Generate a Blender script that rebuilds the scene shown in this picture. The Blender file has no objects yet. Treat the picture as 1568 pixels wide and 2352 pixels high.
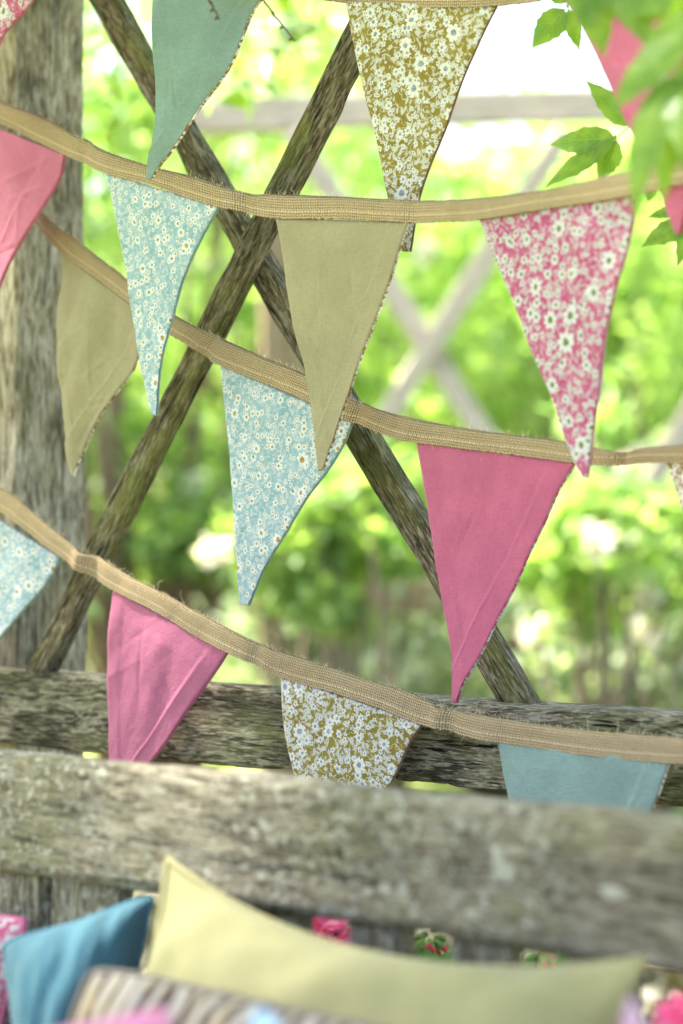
import bpy, math, random
import numpy as np
from mathutils import Vector, Matrix, noise

# ------------------------------------------------------------------ camera, world, sun, exposure
scene = bpy.context.scene
H = 1.10                      # camera height
F, CX, CY = 5551.0, 784.0, 1175.5
FOCUS = 2.37
cam_d = bpy.data.cameras.new('camera')
cam = bpy.data.objects.new('camera', cam_d)
scene.collection.objects.link(cam)
cam.location = (0, 0, H)
cam.rotation_euler = (math.radians(90), 0, 0)
cam_d.sensor_fit = 'VERTICAL'
cam_d.sensor_height = 36.0
cam_d.sensor_width = 24.0
cam_d.lens = 85.0
cam_d.clip_start = 0.05
cam_d.clip_end = 500.0
cam_d.dof.use_dof = True
cam_d.dof.focus_distance = FOCUS
cam_d.dof.aperture_fstop = 3.2
scene.camera = cam

SUN_EL, SUN_AZ = 60.0, -70.0   # elevation; azimuth measured from +Y (away from camera) towards +X
world = bpy.data.worlds.new('World')
scene.world = world
world.use_nodes = True
wn = world.node_tree
bg = wn.nodes['Background']
sky = wn.nodes.new('ShaderNodeTexSky')
sky.sky_type = 'NISHITA'
sky.sun_disc = False
sky.sun_elevation = math.radians(SUN_EL)
sky.sun_rotation = math.radians(SUN_AZ)
sky.air_density = 1.0
sky.dust_density = 4.5
sky.ozone_density = 1.0
wn.links.new(sky.outputs[0], bg.inputs[0])
bg.inputs[1].default_value = 0.15

sun_d = bpy.data.lights.new('sun', 'SUN')
sun = bpy.data.objects.new('sun', sun_d)
scene.collection.objects.link(sun)
sun_d.energy = 5.0
sun_d.angle = math.radians(4.0)
sun_d.color = (1.0, 0.95, 0.86)
_e, _a = math.radians(SUN_EL), math.radians(SUN_AZ)
sdir = Vector((math.cos(_e) * math.sin(_a), math.cos(_e) * math.cos(_a), math.sin(_e)))
sun.rotation_euler = sdir.to_track_quat('Z', 'Y').to_euler()

scene.view_settings.view_transform = 'Standard'
scene.view_settings.look = 'None'
scene.view_settings.exposure = 2.75
scene.view_settings.gamma = 1.0
scene.render.engine = 'CYCLES'
scene.cycles.use_denoising = True
scene.cycles.max_bounces = 8
scene.cycles.transparent_max_bounces = 8
scene.cycles.sample_clamp_indirect = 8.0

C = scene.collection
RNG = np.random.default_rng(7)
random.seed(7)

# ------------------------------------------------------------------ geometry helpers
def at(x, y, Y):
    """point seen at (x, y) of the 1568 px wide photograph, Y metres away"""
    return Vector(((x - CX) / F * Y, Y, H - (y - CY) / F * Y))

# plane of the trellis fence (runs from far left to near right)
T0 = Vector((-0.392, 2.775)); T1 = Vector((0.309, 2.19))
TD = (T1 - T0).normalized(); TN = Vector((TD.y, -TD.x))
if TN.y > 0: TN = -TN
def tre(x, y, off=0.0):
    a = (x - CX) / F
    Y = (off + T0.dot(TN)) / (a * TN.x + TN.y)
    return at(x, y, Y)
TN3 = Vector((TN.x, TN.y, 0)); TD3 = Vector((TD.x, TD.y, 0))
# plane of the bench back
B0 = Vector((-0.287, 2.03)); B1 = Vector((0.221, 1.563))
BD = (B1 - B0).normalized(); BN = Vector((BD.y, -BD.x))
if BN.y > 0: BN = -BN
BD3 = Vector((BD.x, BD.y, 0)); BN3 = Vector((BN.x, BN.y, 0))
def ben(x, y, off=0.0):
    a = (x - CX) / F
    Y = (off + B0.dot(BN)) / (a * BN.x + BN.y)
    return at(x, y, Y)

def tag(o, label=None, cat=None, group=None, kind=None):
    if label: o['label'] = label
    if cat: o['category'] = cat
    if group: o['group'] = group
    if kind: o['kind'] = kind
    return o

def thing(name, loc, label, cat, group=None):
    o = bpy.data.objects.new(name, None)
    o.empty_display_size = 0.05
    C.objects.link(o)
    o.location = loc
    return tag(o, label, cat, group)

def origin_of(parent):
    v = Vector((0, 0, 0))
    while parent is not None:
        v = v + parent.location
        parent = parent.parent
    return v

def mesh_obj(name, verts, faces, mat, parent=None, uv=None, smooth=True):
    """verts in world space; object origin sits on the parent's origin"""
    base = origin_of(parent) if parent is not None else Vector((0, 0, 0))
    v = np.asarray(verts, dtype=np.float64).reshape(-1, 3) - np.array(base)
    me = bpy.data.meshes.new(name)
    me.from_pydata(v.tolist(), [], [tuple(int(i) for i in f) for f in faces])
    if uv is not None:
        lay = me.uv_layers.new(name='UVMap')
        li = np.empty(len(me.loops), dtype=np.int32)
        me.loops.foreach_get('vertex_index', li)
        lay.data.foreach_set('uv', np.asarray(uv, dtype=np.float32)[li].ravel())
    if smooth:
        me.polygons.foreach_set('use_smooth', np.ones(len(me.polygons), dtype=bool))
    me.materials.append(mat)
    me.update()
    o = bpy.data.objects.new(name, me)
    C.objects.link(o)
    if parent is not None: o.parent = parent
    return o

def cat_rom(pts, n, by=None):
    """Catmull-Rom resample of a polyline to n points, parameter = chord length (or axis 'by')"""
    P = np.asarray(pts, dtype=float)
    if by is None:
        t = np.concatenate([[0], np.cumsum(np.linalg.norm(np.diff(P[:, :2], axis=0), axis=1))])
    else:
        t = np.abs(P[:, by] - P[0, by])
    t = t / t[-1]
    m = np.zeros_like(P)
    for i in range(len(P)):
        if i == 0: m[i] = (P[1] - P[0]) / (t[1] - t[0])
        elif i == len(P) - 1: m[i] = (P[-1] - P[-2]) / (t[-1] - t[-2])
        else: m[i] = 0.5 * ((P[i+1] - P[i]) / (t[i+1] - t[i]) + (P[i] - P[i-1]) / (t[i] - t[i-1]))
    q = np.linspace(0, 1, n)
    k = np.clip(np.searchsorted(t, q, side='right') - 1, 0, len(t) - 2)
    h = (t[k+1] - t[k])[:, None]; s = ((q - t[k]) / (t[k+1] - t[k]))[:, None]
    return ((2*s**3 - 3*s**2 + 1) * P[k] + (s**3 - 2*s**2 + s) * h * m[k]
            + (-2*s**3 + 3*s**2) * P[k+1] + (s**3 - s**2) * h * m[k+1])

def grid_faces(nu, nv, off=0, flip=False):
    f = []
    for j in range(nv - 1):
        for i in range(nu - 1):
            a = off + j * nu + i
            q = (a, a + 1, a + nu + 1, a + nu)
            f.append(q[::-1] if flip else q)
    return f

def tube(pts, radii, sides=6):
    P = [Vector(p) for p in pts]
    verts, faces = [], []
    for i, p in enumerate(P):
        d = (P[min(i+1, len(P)-1)] - P[max(i-1, 0)]).normalized()
        a = d.orthogonal().normalized() if i == 0 else (prev - d * prev.dot(d)).normalized()
        prev = a
        b = d.cross(a)
        for k in range(sides):
            th = 2 * math.pi * k / sides
            verts.append(p + (a * math.cos(th) + b * math.sin(th)) * radii[i])
    n = len(P)
    for i in range(n - 1):
        for k in range(sides):
            k2 = (k + 1) % sides
            faces.append((i*sides + k, i*sides + k2, (i+1)*sides + k2, (i+1)*sides + k))
    faces.append(tuple(range(sides))[::-1])
    faces.append(tuple((n-1)*sides + k for k in range(sides)))
    return verts, faces

def merge(parts):
    V, Fc = [], []
    for v, f in parts:
        o = len(V)
        V.extend(v)
        Fc.extend(tuple(i + o for i in q) for q in f)
    return V, Fc

def plank(name, parent, p0, p1, width, thick, normal, mat, seed=0, seg=0.012, rough=0.0016, grain=0.0007, chip=0.0, rnd=0.004, notch=()):
    """weathered board between p0 and p1 (centre line); width across, thickness along normal"""
    p0, p1, normal = Vector(p0), Vector(p1), Vector(normal)
    X = (p1 - p0).normalized(); L = (p1 - p0).length
    Y = (normal - X * normal.dot(X)).normalized()
    Z = X.cross(Y)
    hw, ht = width / 2, thick / 2
    r = min(rnd, ht * 0.6, hw * 0.6)
    per = []
    kz = max(6, int(width / 0.006)); ky = max(3, int(thick / 0.008))
    def side(a, b, k, nrm):
        for i in range(k):
            t = i / k
            per.append((a[0] + (b[0]-a[0])*t, a[1] + (b[1]-a[1])*t, nrm))
    def corner(cy, cz, a0):
        for i in range(3):
            a = a0 + i * math.pi / 6
            per.append((cy + r*math.cos(a), cz + r*math.sin(a), (math.cos(a), math.sin(a))))
    side((ht, -hw + r), (ht, hw - r), kz, (1, 0)); corner(ht - r, hw - r, 0)
    side((ht - r, hw), (-ht + r, hw), ky, (0, 1)); corner(-ht + r, hw - r, math.pi/2)
    side((-ht, hw - r), (-ht, -hw + r), kz, (-1, 0)); corner(-ht + r, -hw + r, math.pi)
    side((-ht + r, -hw), (ht - r, -hw), ky, (0, -1)); corner(ht - r, -hw + r, 1.5*math.pi)
    m = len(per)
    n = max(3, int(L / seg))
    verts, faces, uvs = [], [], []
    for i in range(n + 1):
        x = L * i / n
        bow = noise.noise((x*1.3, seed*7.1, 0.3)) * rough * 2.0
        bow2 = noise.noise((x*1.1, seed*3.7, 5.3)) * rough * 2.0
        for (y, z, nr) in per:
            d = noise.noise((x*9, y*30 + seed*11.3, z*30)) * rough
            d += noise.noise((x*22, y*320 + seed*5.0, z*320)) * grain
            if chip:
                c = noise.noise((x*14, seed*2.3 + y*14, z*9 + 4.4))
                edge = 1.0 if abs(z) > hw - r*1.6 else 0.25
                if c > 0.25: d -= (c - 0.25) * chip * edge
            for (nx, nw, na) in notch:
                if z > -hw * 0.2:
                    d -= na * math.exp(-((x - nx + z * 0.15) / nw) ** 2) * min(1.0, (z + hw * 0.2) / hw)
            verts.append((x, y + nr[0]*d + bow, z + nr[1]*d + bow2))
    for i in range(n):
        for k in range(m):
            k2 = (k + 1) % m
            faces.append((i*m + k, i*m + k2, (i+1)*m + k2, (i+1)*m + k))
    faces.append(tuple(range(m))[::-1]); faces.append(tuple(n*m + k for k in range(m)))
    me = bpy.data.meshes.new(name)
    me.from_pydata(verts, [], faces)
    me.polygons.foreach_set('use_smooth', np.ones(len(me.polygons), dtype=bool))
    me.materials.append(mat); me.update()
    o = bpy.data.objects.new(name, me)
    C.objects.link(o)
    R = Matrix((X, Y, Z)).transposed().to_4x4()
    base = origin_of(parent) if parent is not None else Vector((0, 0, 0))
    o.parent = parent
    o.matrix_local = Matrix.Translation(p0 - base) @ R
    return o

# ------------------------------------------------------------------ material helpers
class G:
    def __init__(s, name):
        s.mat = bpy.data.materials.new(name)
        s.mat.use_nodes = True
        s.nt = s.mat.node_tree
        s.nt.nodes.clear()
        s.out = s.nt.nodes.new('ShaderNodeOutputMaterial')
    def n(s, t, **kw):
        nd = s.nt.nodes.new(t)
        for k, v in kw.items(): setattr(nd, k, v)
        return nd
    def put(s, sock, v):
        if hasattr(v, 'is_linked') or isinstance(v, bpy.types.NodeSocket): s.nt.links.new(v, sock)
        else: sock.default_value = v
    def math(s, op, a, b=None, c=None, clamp=False):
        nd = s.n('ShaderNodeMath', operation=op, use_clamp=clamp)
        s.put(nd.inputs[0], a)
        if b is not None: s.put(nd.inputs[1], b)
        if c is not None: s.put(nd.inputs[2], c)
        return nd.outputs[0]
    def vmath(s, op, a, b=None):
        nd = s.n('ShaderNodeVectorMath', operation=op)
        s.put(nd.inputs[0], a)
        if b is not None: s.put(nd.inputs[1], b)
        return nd.outputs['Value'] if op in ('LENGTH', 'DOT_PRODUCT') else nd.outputs[0]
    def mix(s, f, a, b, blend='MIX'):
        nd = s.n('ShaderNodeMix', data_type='RGBA', blend_type=blend)
        s.put(nd.inputs[0], f)
        for sk, v in ((nd.inputs[6], a), (nd.inputs[7], b)):
            if isinstance(v, tuple) and len(v) == 3: v = (*v, 1)
            s.put(sk, v)
        return nd.outputs[2]
    def ramp(s, f, lo, hi):
        nd = s.n('ShaderNodeMapRange', interpolation_type='SMOOTHSTEP')
        s.put(nd.inputs[0], f); nd.inputs[1].default_value = lo; nd.inputs[2].default_value = hi
        return nd.outputs[0]
    def map(s, v, scale=(1, 1, 1), loc=(0, 0, 0), rot=(0, 0, 0)):
        nd = s.n('ShaderNodeMapping')
        s.put(nd.inputs[0], v)
        nd.inputs[1].default_value = loc; nd.inputs[2].default_value = rot; nd.inputs[3].default_value = scale
        return nd.outputs[0]
    def noise(s, v, scale, detail=3, rough=0.55, dist=0.0, color=False):
        nd = s.n('ShaderNodeTexNoise')
        s.put(nd.inputs['Vector'], v)
        nd.inputs['Scale'].default_value = scale; nd.inputs['Detail'].default_value = detail
        nd.inputs['Roughness'].default_value = rough; nd.inputs['Distortion'].default_value = dist
        return nd.outputs['Color' if color else 'Fac']
    def sep(s, v):
        nd = s.n('ShaderNodeSeparateXYZ'); s.put(nd.inputs[0], v); return nd.outputs
    def coord(s, which='UV'):
        return s.n('ShaderNodeTexCoord').outputs[which]
    def bump(s, h, strength=0.5, dist=0.001):
        nd = s.n('ShaderNodeBump'); nd.inputs['Strength'].default_value = strength
        nd.inputs['Distance'].default_value = dist; s.put(nd.inputs['Height'], h); return nd.outputs[0]
    def surf(s, col, rough=0.9, normal=None, spec=0.2, transl=0.0, tcol=None, sheen=0.0):
        p = s.n('ShaderNodeBsdfPrincipled')
        if isinstance(col, tuple) and len(col) == 3: col = (*col, 1)
        s.put(p.inputs['Base Color'], col); s.put(p.inputs['Roughness'], rough)
        p.inputs['Specular IOR Level'].default_value = spec
        if sheen:
            p.inputs['Sheen Weight'].default_value = sheen; p.inputs['Sheen Roughness'].default_value = 0.5
        if normal is not None: s.nt.links.new(normal, p.inputs['Normal'])
        sh = p.outputs[0]
        if transl:
            t = s.n('ShaderNodeBsdfTranslucent')
            tc = tcol if tcol is not None else col
            if isinstance(tc, tuple) and len(tc) == 3: tc = (*tc, 1)
            s.put(t.inputs[0], tc)
            m = s.n('ShaderNodeMixShader'); m.inputs[0].default_value = transl
            s.nt.links.new(sh, m.inputs[1]); s.nt.links.new(t.outputs[0], m.inputs[2])
            sh = m.outputs[0]
        s.nt.links.new(sh, s.out.inputs['Surface'])
        return s.mat

def mat_plain_cloth(name, col, transl=0.14):
    g = G(name); uv = g.coord('UV')
    big = g.noise(uv, 22, 2); fine = g.noise(uv, 900, 2, 0.7)
    slub = g.noise(g.map(uv, (110, 560, 1)), 1.0, 2)
    slub2 = g.noise(g.map(uv, (560, 110, 1)), 1.0, 2)
    dark = tuple(c * 0.91 for c in col); lite = tuple(min(1, c * 1.06) for c in col)
    c = g.mix(g.ramp(big, 0.3, 0.7), dark, lite)
    c = g.mix(g.math('MULTIPLY', g.ramp(fine, 0.35, 0.75), 0.22), c, tuple(min(1, x * 1.35 + 0.03) for x in col))
    c = g.mix(g.math('MULTIPLY', g.ramp(g.math('ADD', slub, slub2), 0.85, 1.2), 0.30), c, tuple(x * 0.72 for x in col))
    h = g.math('ADD', g.math('ADD', slub, slub2), fine)
    return g.surf(c, 0.95, g.bump(h, 0.8, 0.0008), 0.1, transl, c, 0.12)

def flower_layer(g, uv, S, R, n, seed, keep=0.0, soft=None):
    """rosettes with petals scattered on the cloth; returns petal mask, centre mask, radial line"""
    v = g.vmath('ADD', uv, (seed * 1.371, seed * 2.113, 0))
    vo = g.n('ShaderNodeTexVoronoi', voronoi_dimensions='2D', feature='F1')
    g.put(vo.inputs['Vector'], v); vo.inputs['Scale'].default_value = S; vo.inputs['Randomness'].default_value = 0.9
    loc = g.vmath('SUBTRACT', v, vo.outputs['Position'])
    x, y, _ = g.sep(loc)
    rnd = g.sep(vo.outputs['Color'])
    rr = g.math('SQRT', g.math('ADD', g.math('MULTIPLY', x, x), g.math('MULTIPLY', y, y)))
    ang = g.math('ADD', g.math('ARCTAN2', y, x), g.math('MULTIPLY', rnd[0], 6.283))
    lobe = g.math('ABSOLUTE', g.math('COSINE', g.math('MULTIPLY', ang, n / 2)))
    lobe = g.math('POWER', lobe, 0.55)
    size = g.math('MULTIPLY_ADD', rnd[1], 0.65 * R, 0.55 * R)
    if keep:   # leave some cells empty
        size = g.math('MULTIPLY', size, g.math('GREATER_THAN', rnd[2], keep))
    edge = g.math('MULTIPLY', size, g.math('MULTIPLY_ADD', lobe, 0.55, 0.42))
    d = g.math('SUBTRACT', edge, rr)
    s = soft or 0.0006
    petal = g.ramp(d, -s * 0.3, s)
    rim = g.math('MULTIPLY', petal, g.math('SUBTRACT', 1.0, g.ramp(d, s * 0.6, s * 2.0)))
    cen = g.math('SUBTRACT', g.math('MULTIPLY', size, 0.34), rr)
    centre = g.ramp(cen, -s * 0.4, s * 0.6)
    line = g.math('MULTIPLY', g.ramp(g.math('COSINE', g.math('MULTIPLY', ang, n)), 0.55, 1.0),
                  g.ramp(g.math('SUBTRACT', g.math('MULTIPLY', size, 0.62), rr), 0.0, s))
    return petal, centre, line, rim

def leaf_layer(g, uv, S, L, W, seed, keep=0.0):
    v = g.vmath('ADD', uv, (seed * 0.731, seed * 1.913, 0))
    vo = g.n('ShaderNodeTexVoronoi', voronoi_dimensions='2D', feature='F1')
    g.put(vo.inputs['Vector'], v); vo.inputs['Scale'].default_value = S; vo.inputs['Randomness'].default_value = 0.95
    x, y, _ = g.sep(g.vmath('SUBTRACT', v, vo.outputs['Position']))
    rnd = g.sep(vo.outputs['Color'])
    a = g.math('MULTIPLY', rnd[0], 6.283)
    ca, sa = g.math('COSINE', a), g.math('SINE', a)
    xr = g.math('ADD', g.math('MULTIPLY', x, ca), g.math('MULTIPLY', y, sa))
    yr = g.math('SUBTRACT', g.math('MULTIPLY', y, ca), g.math('MULTIPLY', x, sa))
    q = g.math('DIVIDE', xr, L)
    prof = g.math('MULTIPLY', g.math('SUBTRACT', 1.0, g.math('MULTIPLY', q, q)), W)
    ay = g.math('ABSOLUTE', yr)
    m = g.ramp(g.math('SUBTRACT', prof, ay), 0.0, 0.0006)
    if keep: m = g.math('MULTIPLY', m, g.math('GREATER_THAN', rnd[1], keep))
    rib = g.math('MULTIPLY', m, g.math('SUBTRACT', 1.0, g.ramp(ay, 0.0002, 0.0006)))
    return m, rib

def mat_floral(name, ground, ground2, petal, petal2, centre, centre2, ink, scale=1.0, transl=0.14, seed=0.0):
    g = G(name); uv0 = g.coord('UV')
    wob = g.vmath('SUBTRACT', g.noise(uv0, 120 * scale, 1, color=True), (0.5, 0.5, 0.5))
    wsc = g.n('ShaderNodeVectorMath', operation='SCALE'); g.put(wsc.inputs[0], wob); wsc.inputs['Scale'].default_value = 0.003 / scale
    uv = g.vmath('ADD', uv0, wsc.outputs[0])
    flat = g.n('ShaderNodeVectorMath', operation='MULTIPLY'); g.put(flat.inputs[0], uv); flat.inputs[1].default_value = (scale, scale, 0)
    uv = flat.outputs[0]
    col = g.mix(g.ramp(g.noise(uv0, 45, 3), 0.35, 0.7), ground, ground2)
    # stems: thin contour lines of a noise field
    nz = g.noise(uv, 85, 1, 0.4)
    stem = g.math('SUBTRACT', 1.0, g.ramp(g.math('ABSOLUTE', g.math('SUBTRACT', g.math('FRACT', g.math('MULTIPLY', nz, 5.0)), 0.5)), 0.02, 0.10))
    col = g.mix(g.math('MULTIPLY', stem, 0.75), col, petal2)
    for (S, L, W, sd, kp) in ((170, 0.0034, 0.0012, 3 + seed, 0.28), (118, 0.0055, 0.0018, 9 + seed, 0.48)):
        m, rib = leaf_layer(g, uv, S, L, W, sd, kp)
        col = g.mix(m, col, petal2)
        col = g.mix(g.math('MULTIPLY', rib, 0.55), col, ink)
    for (S, R, n, sd, kp) in ((150, 0.0031, 5, 21 + seed, 0.50), (86, 0.0050, 6, 14 + seed, 0.46), (42, 0.0084, 8, 5 + seed, 0.58)):
        p, c, ln, rim = flower_layer(g, uv, S, R, n, sd, kp)
        col = g.mix(g.math('MULTIPLY', g.math('SUBTRACT', g.ramp(g.math('ADD', p, 0.0), 0.0, 0.6), p), 0.5), col, ink)
        col = g.mix(p, col, petal)
        col = g.mix(g.math('MULTIPLY', rim, 0.30), col, ink)
        col = g.mix(g.math('MULTIPLY', ln, 0.45), col, ink)
        cc = g.mix(g.ramp(g.noise(uv, 300, 1), 0.4, 0.6), centre, centre2)
        col = g.mix(c, col, cc)
    fine = g.noise(uv0, 900, 2, 0.7)
    col = g.mix(g.math('MULTIPLY', g.ramp(fine, 0.4, 0.8), 0.12), col, tuple(x * 0.6 for x in ground))
    return g.surf(col, 0.95, g.bump(fine, 0.4, 0.0005), 0.1, transl, col, 0.1)

def mat_burlap(name, lo, hi):
    g = G(name); uv = g.coord('UV')
    wob = g.vmath('SUBTRACT', g.noise(uv, 160, 2, color=True), (0.5, 0.5, 0.5))
    wsc = g.n('ShaderNodeVectorMath', operation='SCALE'); g.put(wsc.inputs[0], wob); wsc.inputs['Scale'].default_value = 0.0016
    x, y, _ = g.sep(g.vmath('ADD', uv, wsc.outputs[0]))
    su = g.math('SINE', g.math('MULTIPLY', x, math.pi / 0.0023)); sv = g.math('SINE', g.math('MULTIPLY', y, math.pi / 0.0026))
    cu, cv = g.math('ABSOLUTE', su), g.math('ABSOLUTE', sv)
    over = g.math('GREATER_THAN', g.math('MULTIPLY', su, sv), 0.0)
    h = g.math('MAXIMUM', g.math('MULTIPLY', cu, g.math('MULTIPLY_ADD', over, 0.4, 0.6)), g.math('MULTIPLY', cv, g.math('MULTIPLY_ADD', over, -0.5, 0.85)))
    thr = g.noise(g.map(uv, (60, 520, 1)), 1.0, 2); thr2 = g.noise(g.map(uv, (520, 40, 1)), 1.0, 2)
    mott = g.noise(uv, 38, 3)
    c = g.mix(g.ramp(h, 0.30, 0.95), lo, hi)
    c = g.mix(g.math('MULTIPLY', g.ramp(thr, 0.45, 0.75), 0.18), c, tuple(min(1, v * 1.25) for v in hi))
    c = g.mix(g.math('MULTIPLY', g.ramp(thr2, 0.40, 0.65), 0.55), c, tuple(v * 0.62 for v in hi))
    c = g.mix(g.math('MULTIPLY', g.ramp(mott, 0.4, 0.7), 0.30), c, tuple(v * 0.70 for v in hi))
    # a row of machine stitching along the lower third
    st = g.math('MULTIPLY', g.math('SUBTRACT', 1.0, g.ramp(g.math('ABSOLUTE', g.math('SUBTRACT', y, 0.0072)), 0.0004, 0.0011)),
                g.math('GREATER_THAN', g.math('SINE', g.math('MULTIPLY', x, 2 * math.pi / 0.0045)), -0.6))
    c = g.mix(g.math('MULTIPLY', st, 0.75), c, (0.62, 0.50, 0.33))
    return g.surf(c, 1.0, g.bump(h, 1.0, 0.0016), 0.05, 0.05, c)

def mat_wood(name, base, dark, pale, moss=(0.09, 0.10, 0.025), moss_amt=0.4, lichen=0.0, lichen_col=(0.42, 0.43, 0.36), black=0.4, gs=1.0, seed=0.0, blot=5.0):
    g = G(name); ob = g.map(g.coord('Object'), (1, 1, 1), (seed, seed * 0.7, seed * 1.3))
    oi = g.n('ShaderNodeObjectInfo')
    ob = g.vmath('ADD', ob, g.vmath('MULTIPLY', oi.outputs['Random'], (9.0, 5.0, 7.0)))
    warp = g.vmath('SUBTRACT', g.noise(g.map(ob, (2.0, 6, 6)), 1.0, 2, color=True), (0.5, 0.5, 0.5))
    wsc = g.n('ShaderNodeVectorMath', operation='MULTIPLY'); g.put(wsc.inputs[0], warp); wsc.inputs[1].default_value = (0.0, 0.02, 0.02)
    v = g.vmath('ADD', ob, wsc.outputs[0])
    g1 = g.noise(g.map(v, (30 * gs, 330 * gs, 330 * gs)), 1.0, 4, 0.65)
    g2 = g.noise(g.map(v, (80 * gs, 620 * gs, 620 * gs)), 1.0, 3, 0.6)
    crack = g.noise(g.map(v, (11 * gs, 190 * gs, 190 * gs), (3, 1, 2)), 1.0, 3, 0.7)
    blotch = g.noise(g.map(ob, (0.55, 1, 1)), blot * 2.2, 4, 0.6, 0.4)
    blotch2 = g.noise(g.map(ob, (0.5, 1, 1), (4, 9, 2)), blot * 3.0, 4, 0.65)
    c = g.mix(g.ramp(g1, 0.42, 0.57), dark, base)
    c = g.mix(g.math('MULTIPLY', g.ramp(g2, 0.50, 0.66), 0.85), c, pale)
    mt = g.noise(g.map(v, (30, 120, 120), (5, 2, 8)), 1.0, 4, 0.7)
    c = g.mix(g.math('MULTIPLY', g.ramp(mt, 0.50, 0.66), 0.65), c, pale)
    c = g.mix(g.math('MULTIPLY', g.ramp(mt, 0.46, 0.32), 0.70), c, dark)
    if black:
        c = g.mix(g.math('MULTIPLY', g.ramp(blotch, 0.48, 0.60), g.math('MULTIPLY', g.math('MULTIPLY_ADD', g.ramp(g1, 0.65, 0.40), 0.6, 0.4), black)), c, tuple(x * 0.22 for x in dark))
    if moss_amt:
        mz = g.math('MULTIPLY', g.ramp(blotch2, 0.46, 0.66), moss_amt)
        c = g.mix(mz, c, g.mix(g.ramp(g2, 0.35, 0.65), tuple(x * 0.6 for x in moss), moss))
    c = g.mix(g.ramp(crack, 0.39, 0.33), c, tuple(x * 0.18 for x in dark))
    h = g.math('ADD', g.math('MULTIPLY', g1, 0.8), g.math('MULTIPLY', g2, 0.6))
    h = g.math('ADD', h, g.math('MULTIPLY', g.ramp(crack, 0.28, 0.38), 0.6))
    if lichen:
        ln = g.noise(g.map(ob, (0.75, 1, 1)), 150, 5, 0.8, 0.6)
        ar = g.ramp(g.noise(ob, 7, 2), 0.25, 0.55)
        lm = g.math('MULTIPLY', g.ramp(ln, 0.50, 0.58), g.math('MULTIPLY', ar, lichen))
        c = g.mix(lm, c, lichen_col)
        sp = g.noise(g.map(ob, (0.6, 1, 1), (7, 3, 1)), 40, 2, 0.5)
        c = g.mix(g.math('MULTIPLY', g.ramp(sp, 0.68, 0.74), 0.8 * lichen), c, tuple(min(1, x * 1.25) for x in lichen_col))
        h = g.math('ADD', h, g.math('MULTIPLY', lm, 0.5))
    return g.surf(c, 0.92, g.bump(h, 0.9, 0.004), 0.15)

def mat_leaf(name, a, b, transl=0.5, tscale=1.3, rough=0.5):
    g = G(name)
    geo = g.n('ShaderNodeNewGeometry')
    r = geo.outputs['Random Per Island']
    c = g.mix(r, a, b)
    t = g.mix(1.0, c, (tscale * 1.05, tscale * 1.1, tscale * 0.58), 'MULTIPLY')
    return g.surf(c, rough, None, 0.35, transl, t)

def mat_vein_leaf(name, a, b, transl=0.45):
    g = G(name); uv = g.coord('UV'); x, y, _ = g.sep(uv)
    ax = g.math('ABSOLUTE', x)
    vein = g.math('ABSOLUTE', g.math('SINE', g.math('MULTIPLY', g.math('SUBTRACT', y, g.math('MULTIPLY', ax, 0.28)), 26)))
    vm = g.math('SUBTRACT', 1.0, g.ramp(vein, 0.02, 0.22))
    mid = g.math('SUBTRACT', 1.0, g.ramp(ax, 0.015, 0.06))
    c = g.mix(g.ramp(g.noise(g.coord('Object'), 55, 3), 0.35, 0.65), a, b)
    c = g.mix(g.math('MULTIPLY', g.math('MAXIMUM', vm, mid), 0.35), c, tuple(min(1, v * 1.5 + 0.01) for v in b))
    t = g.mix(1.0, c, (1.9, 1.75, 0.6), 'MULTIPLY')
    return g.surf(c, 0.42, g.bump(g.math('MULTIPLY', g.math('MAXIMUM', vm, mid), -1.0), 0.5, 0.001), 0.4, transl, t)

def mat_simple(name, col, var=0.15, scale=60, rough=0.8, transl=0.0, spec=0.25):
    g = G(name)
    c = g.mix(g.ramp(g.noise(g.coord('Object'), scale, 3), 0.3, 0.7), tuple(x * (1 - var) for x in col), tuple(min(1, x * (1 + var)) for x in col))
    return g.surf(c, rough, None, spec, transl, c)

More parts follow.
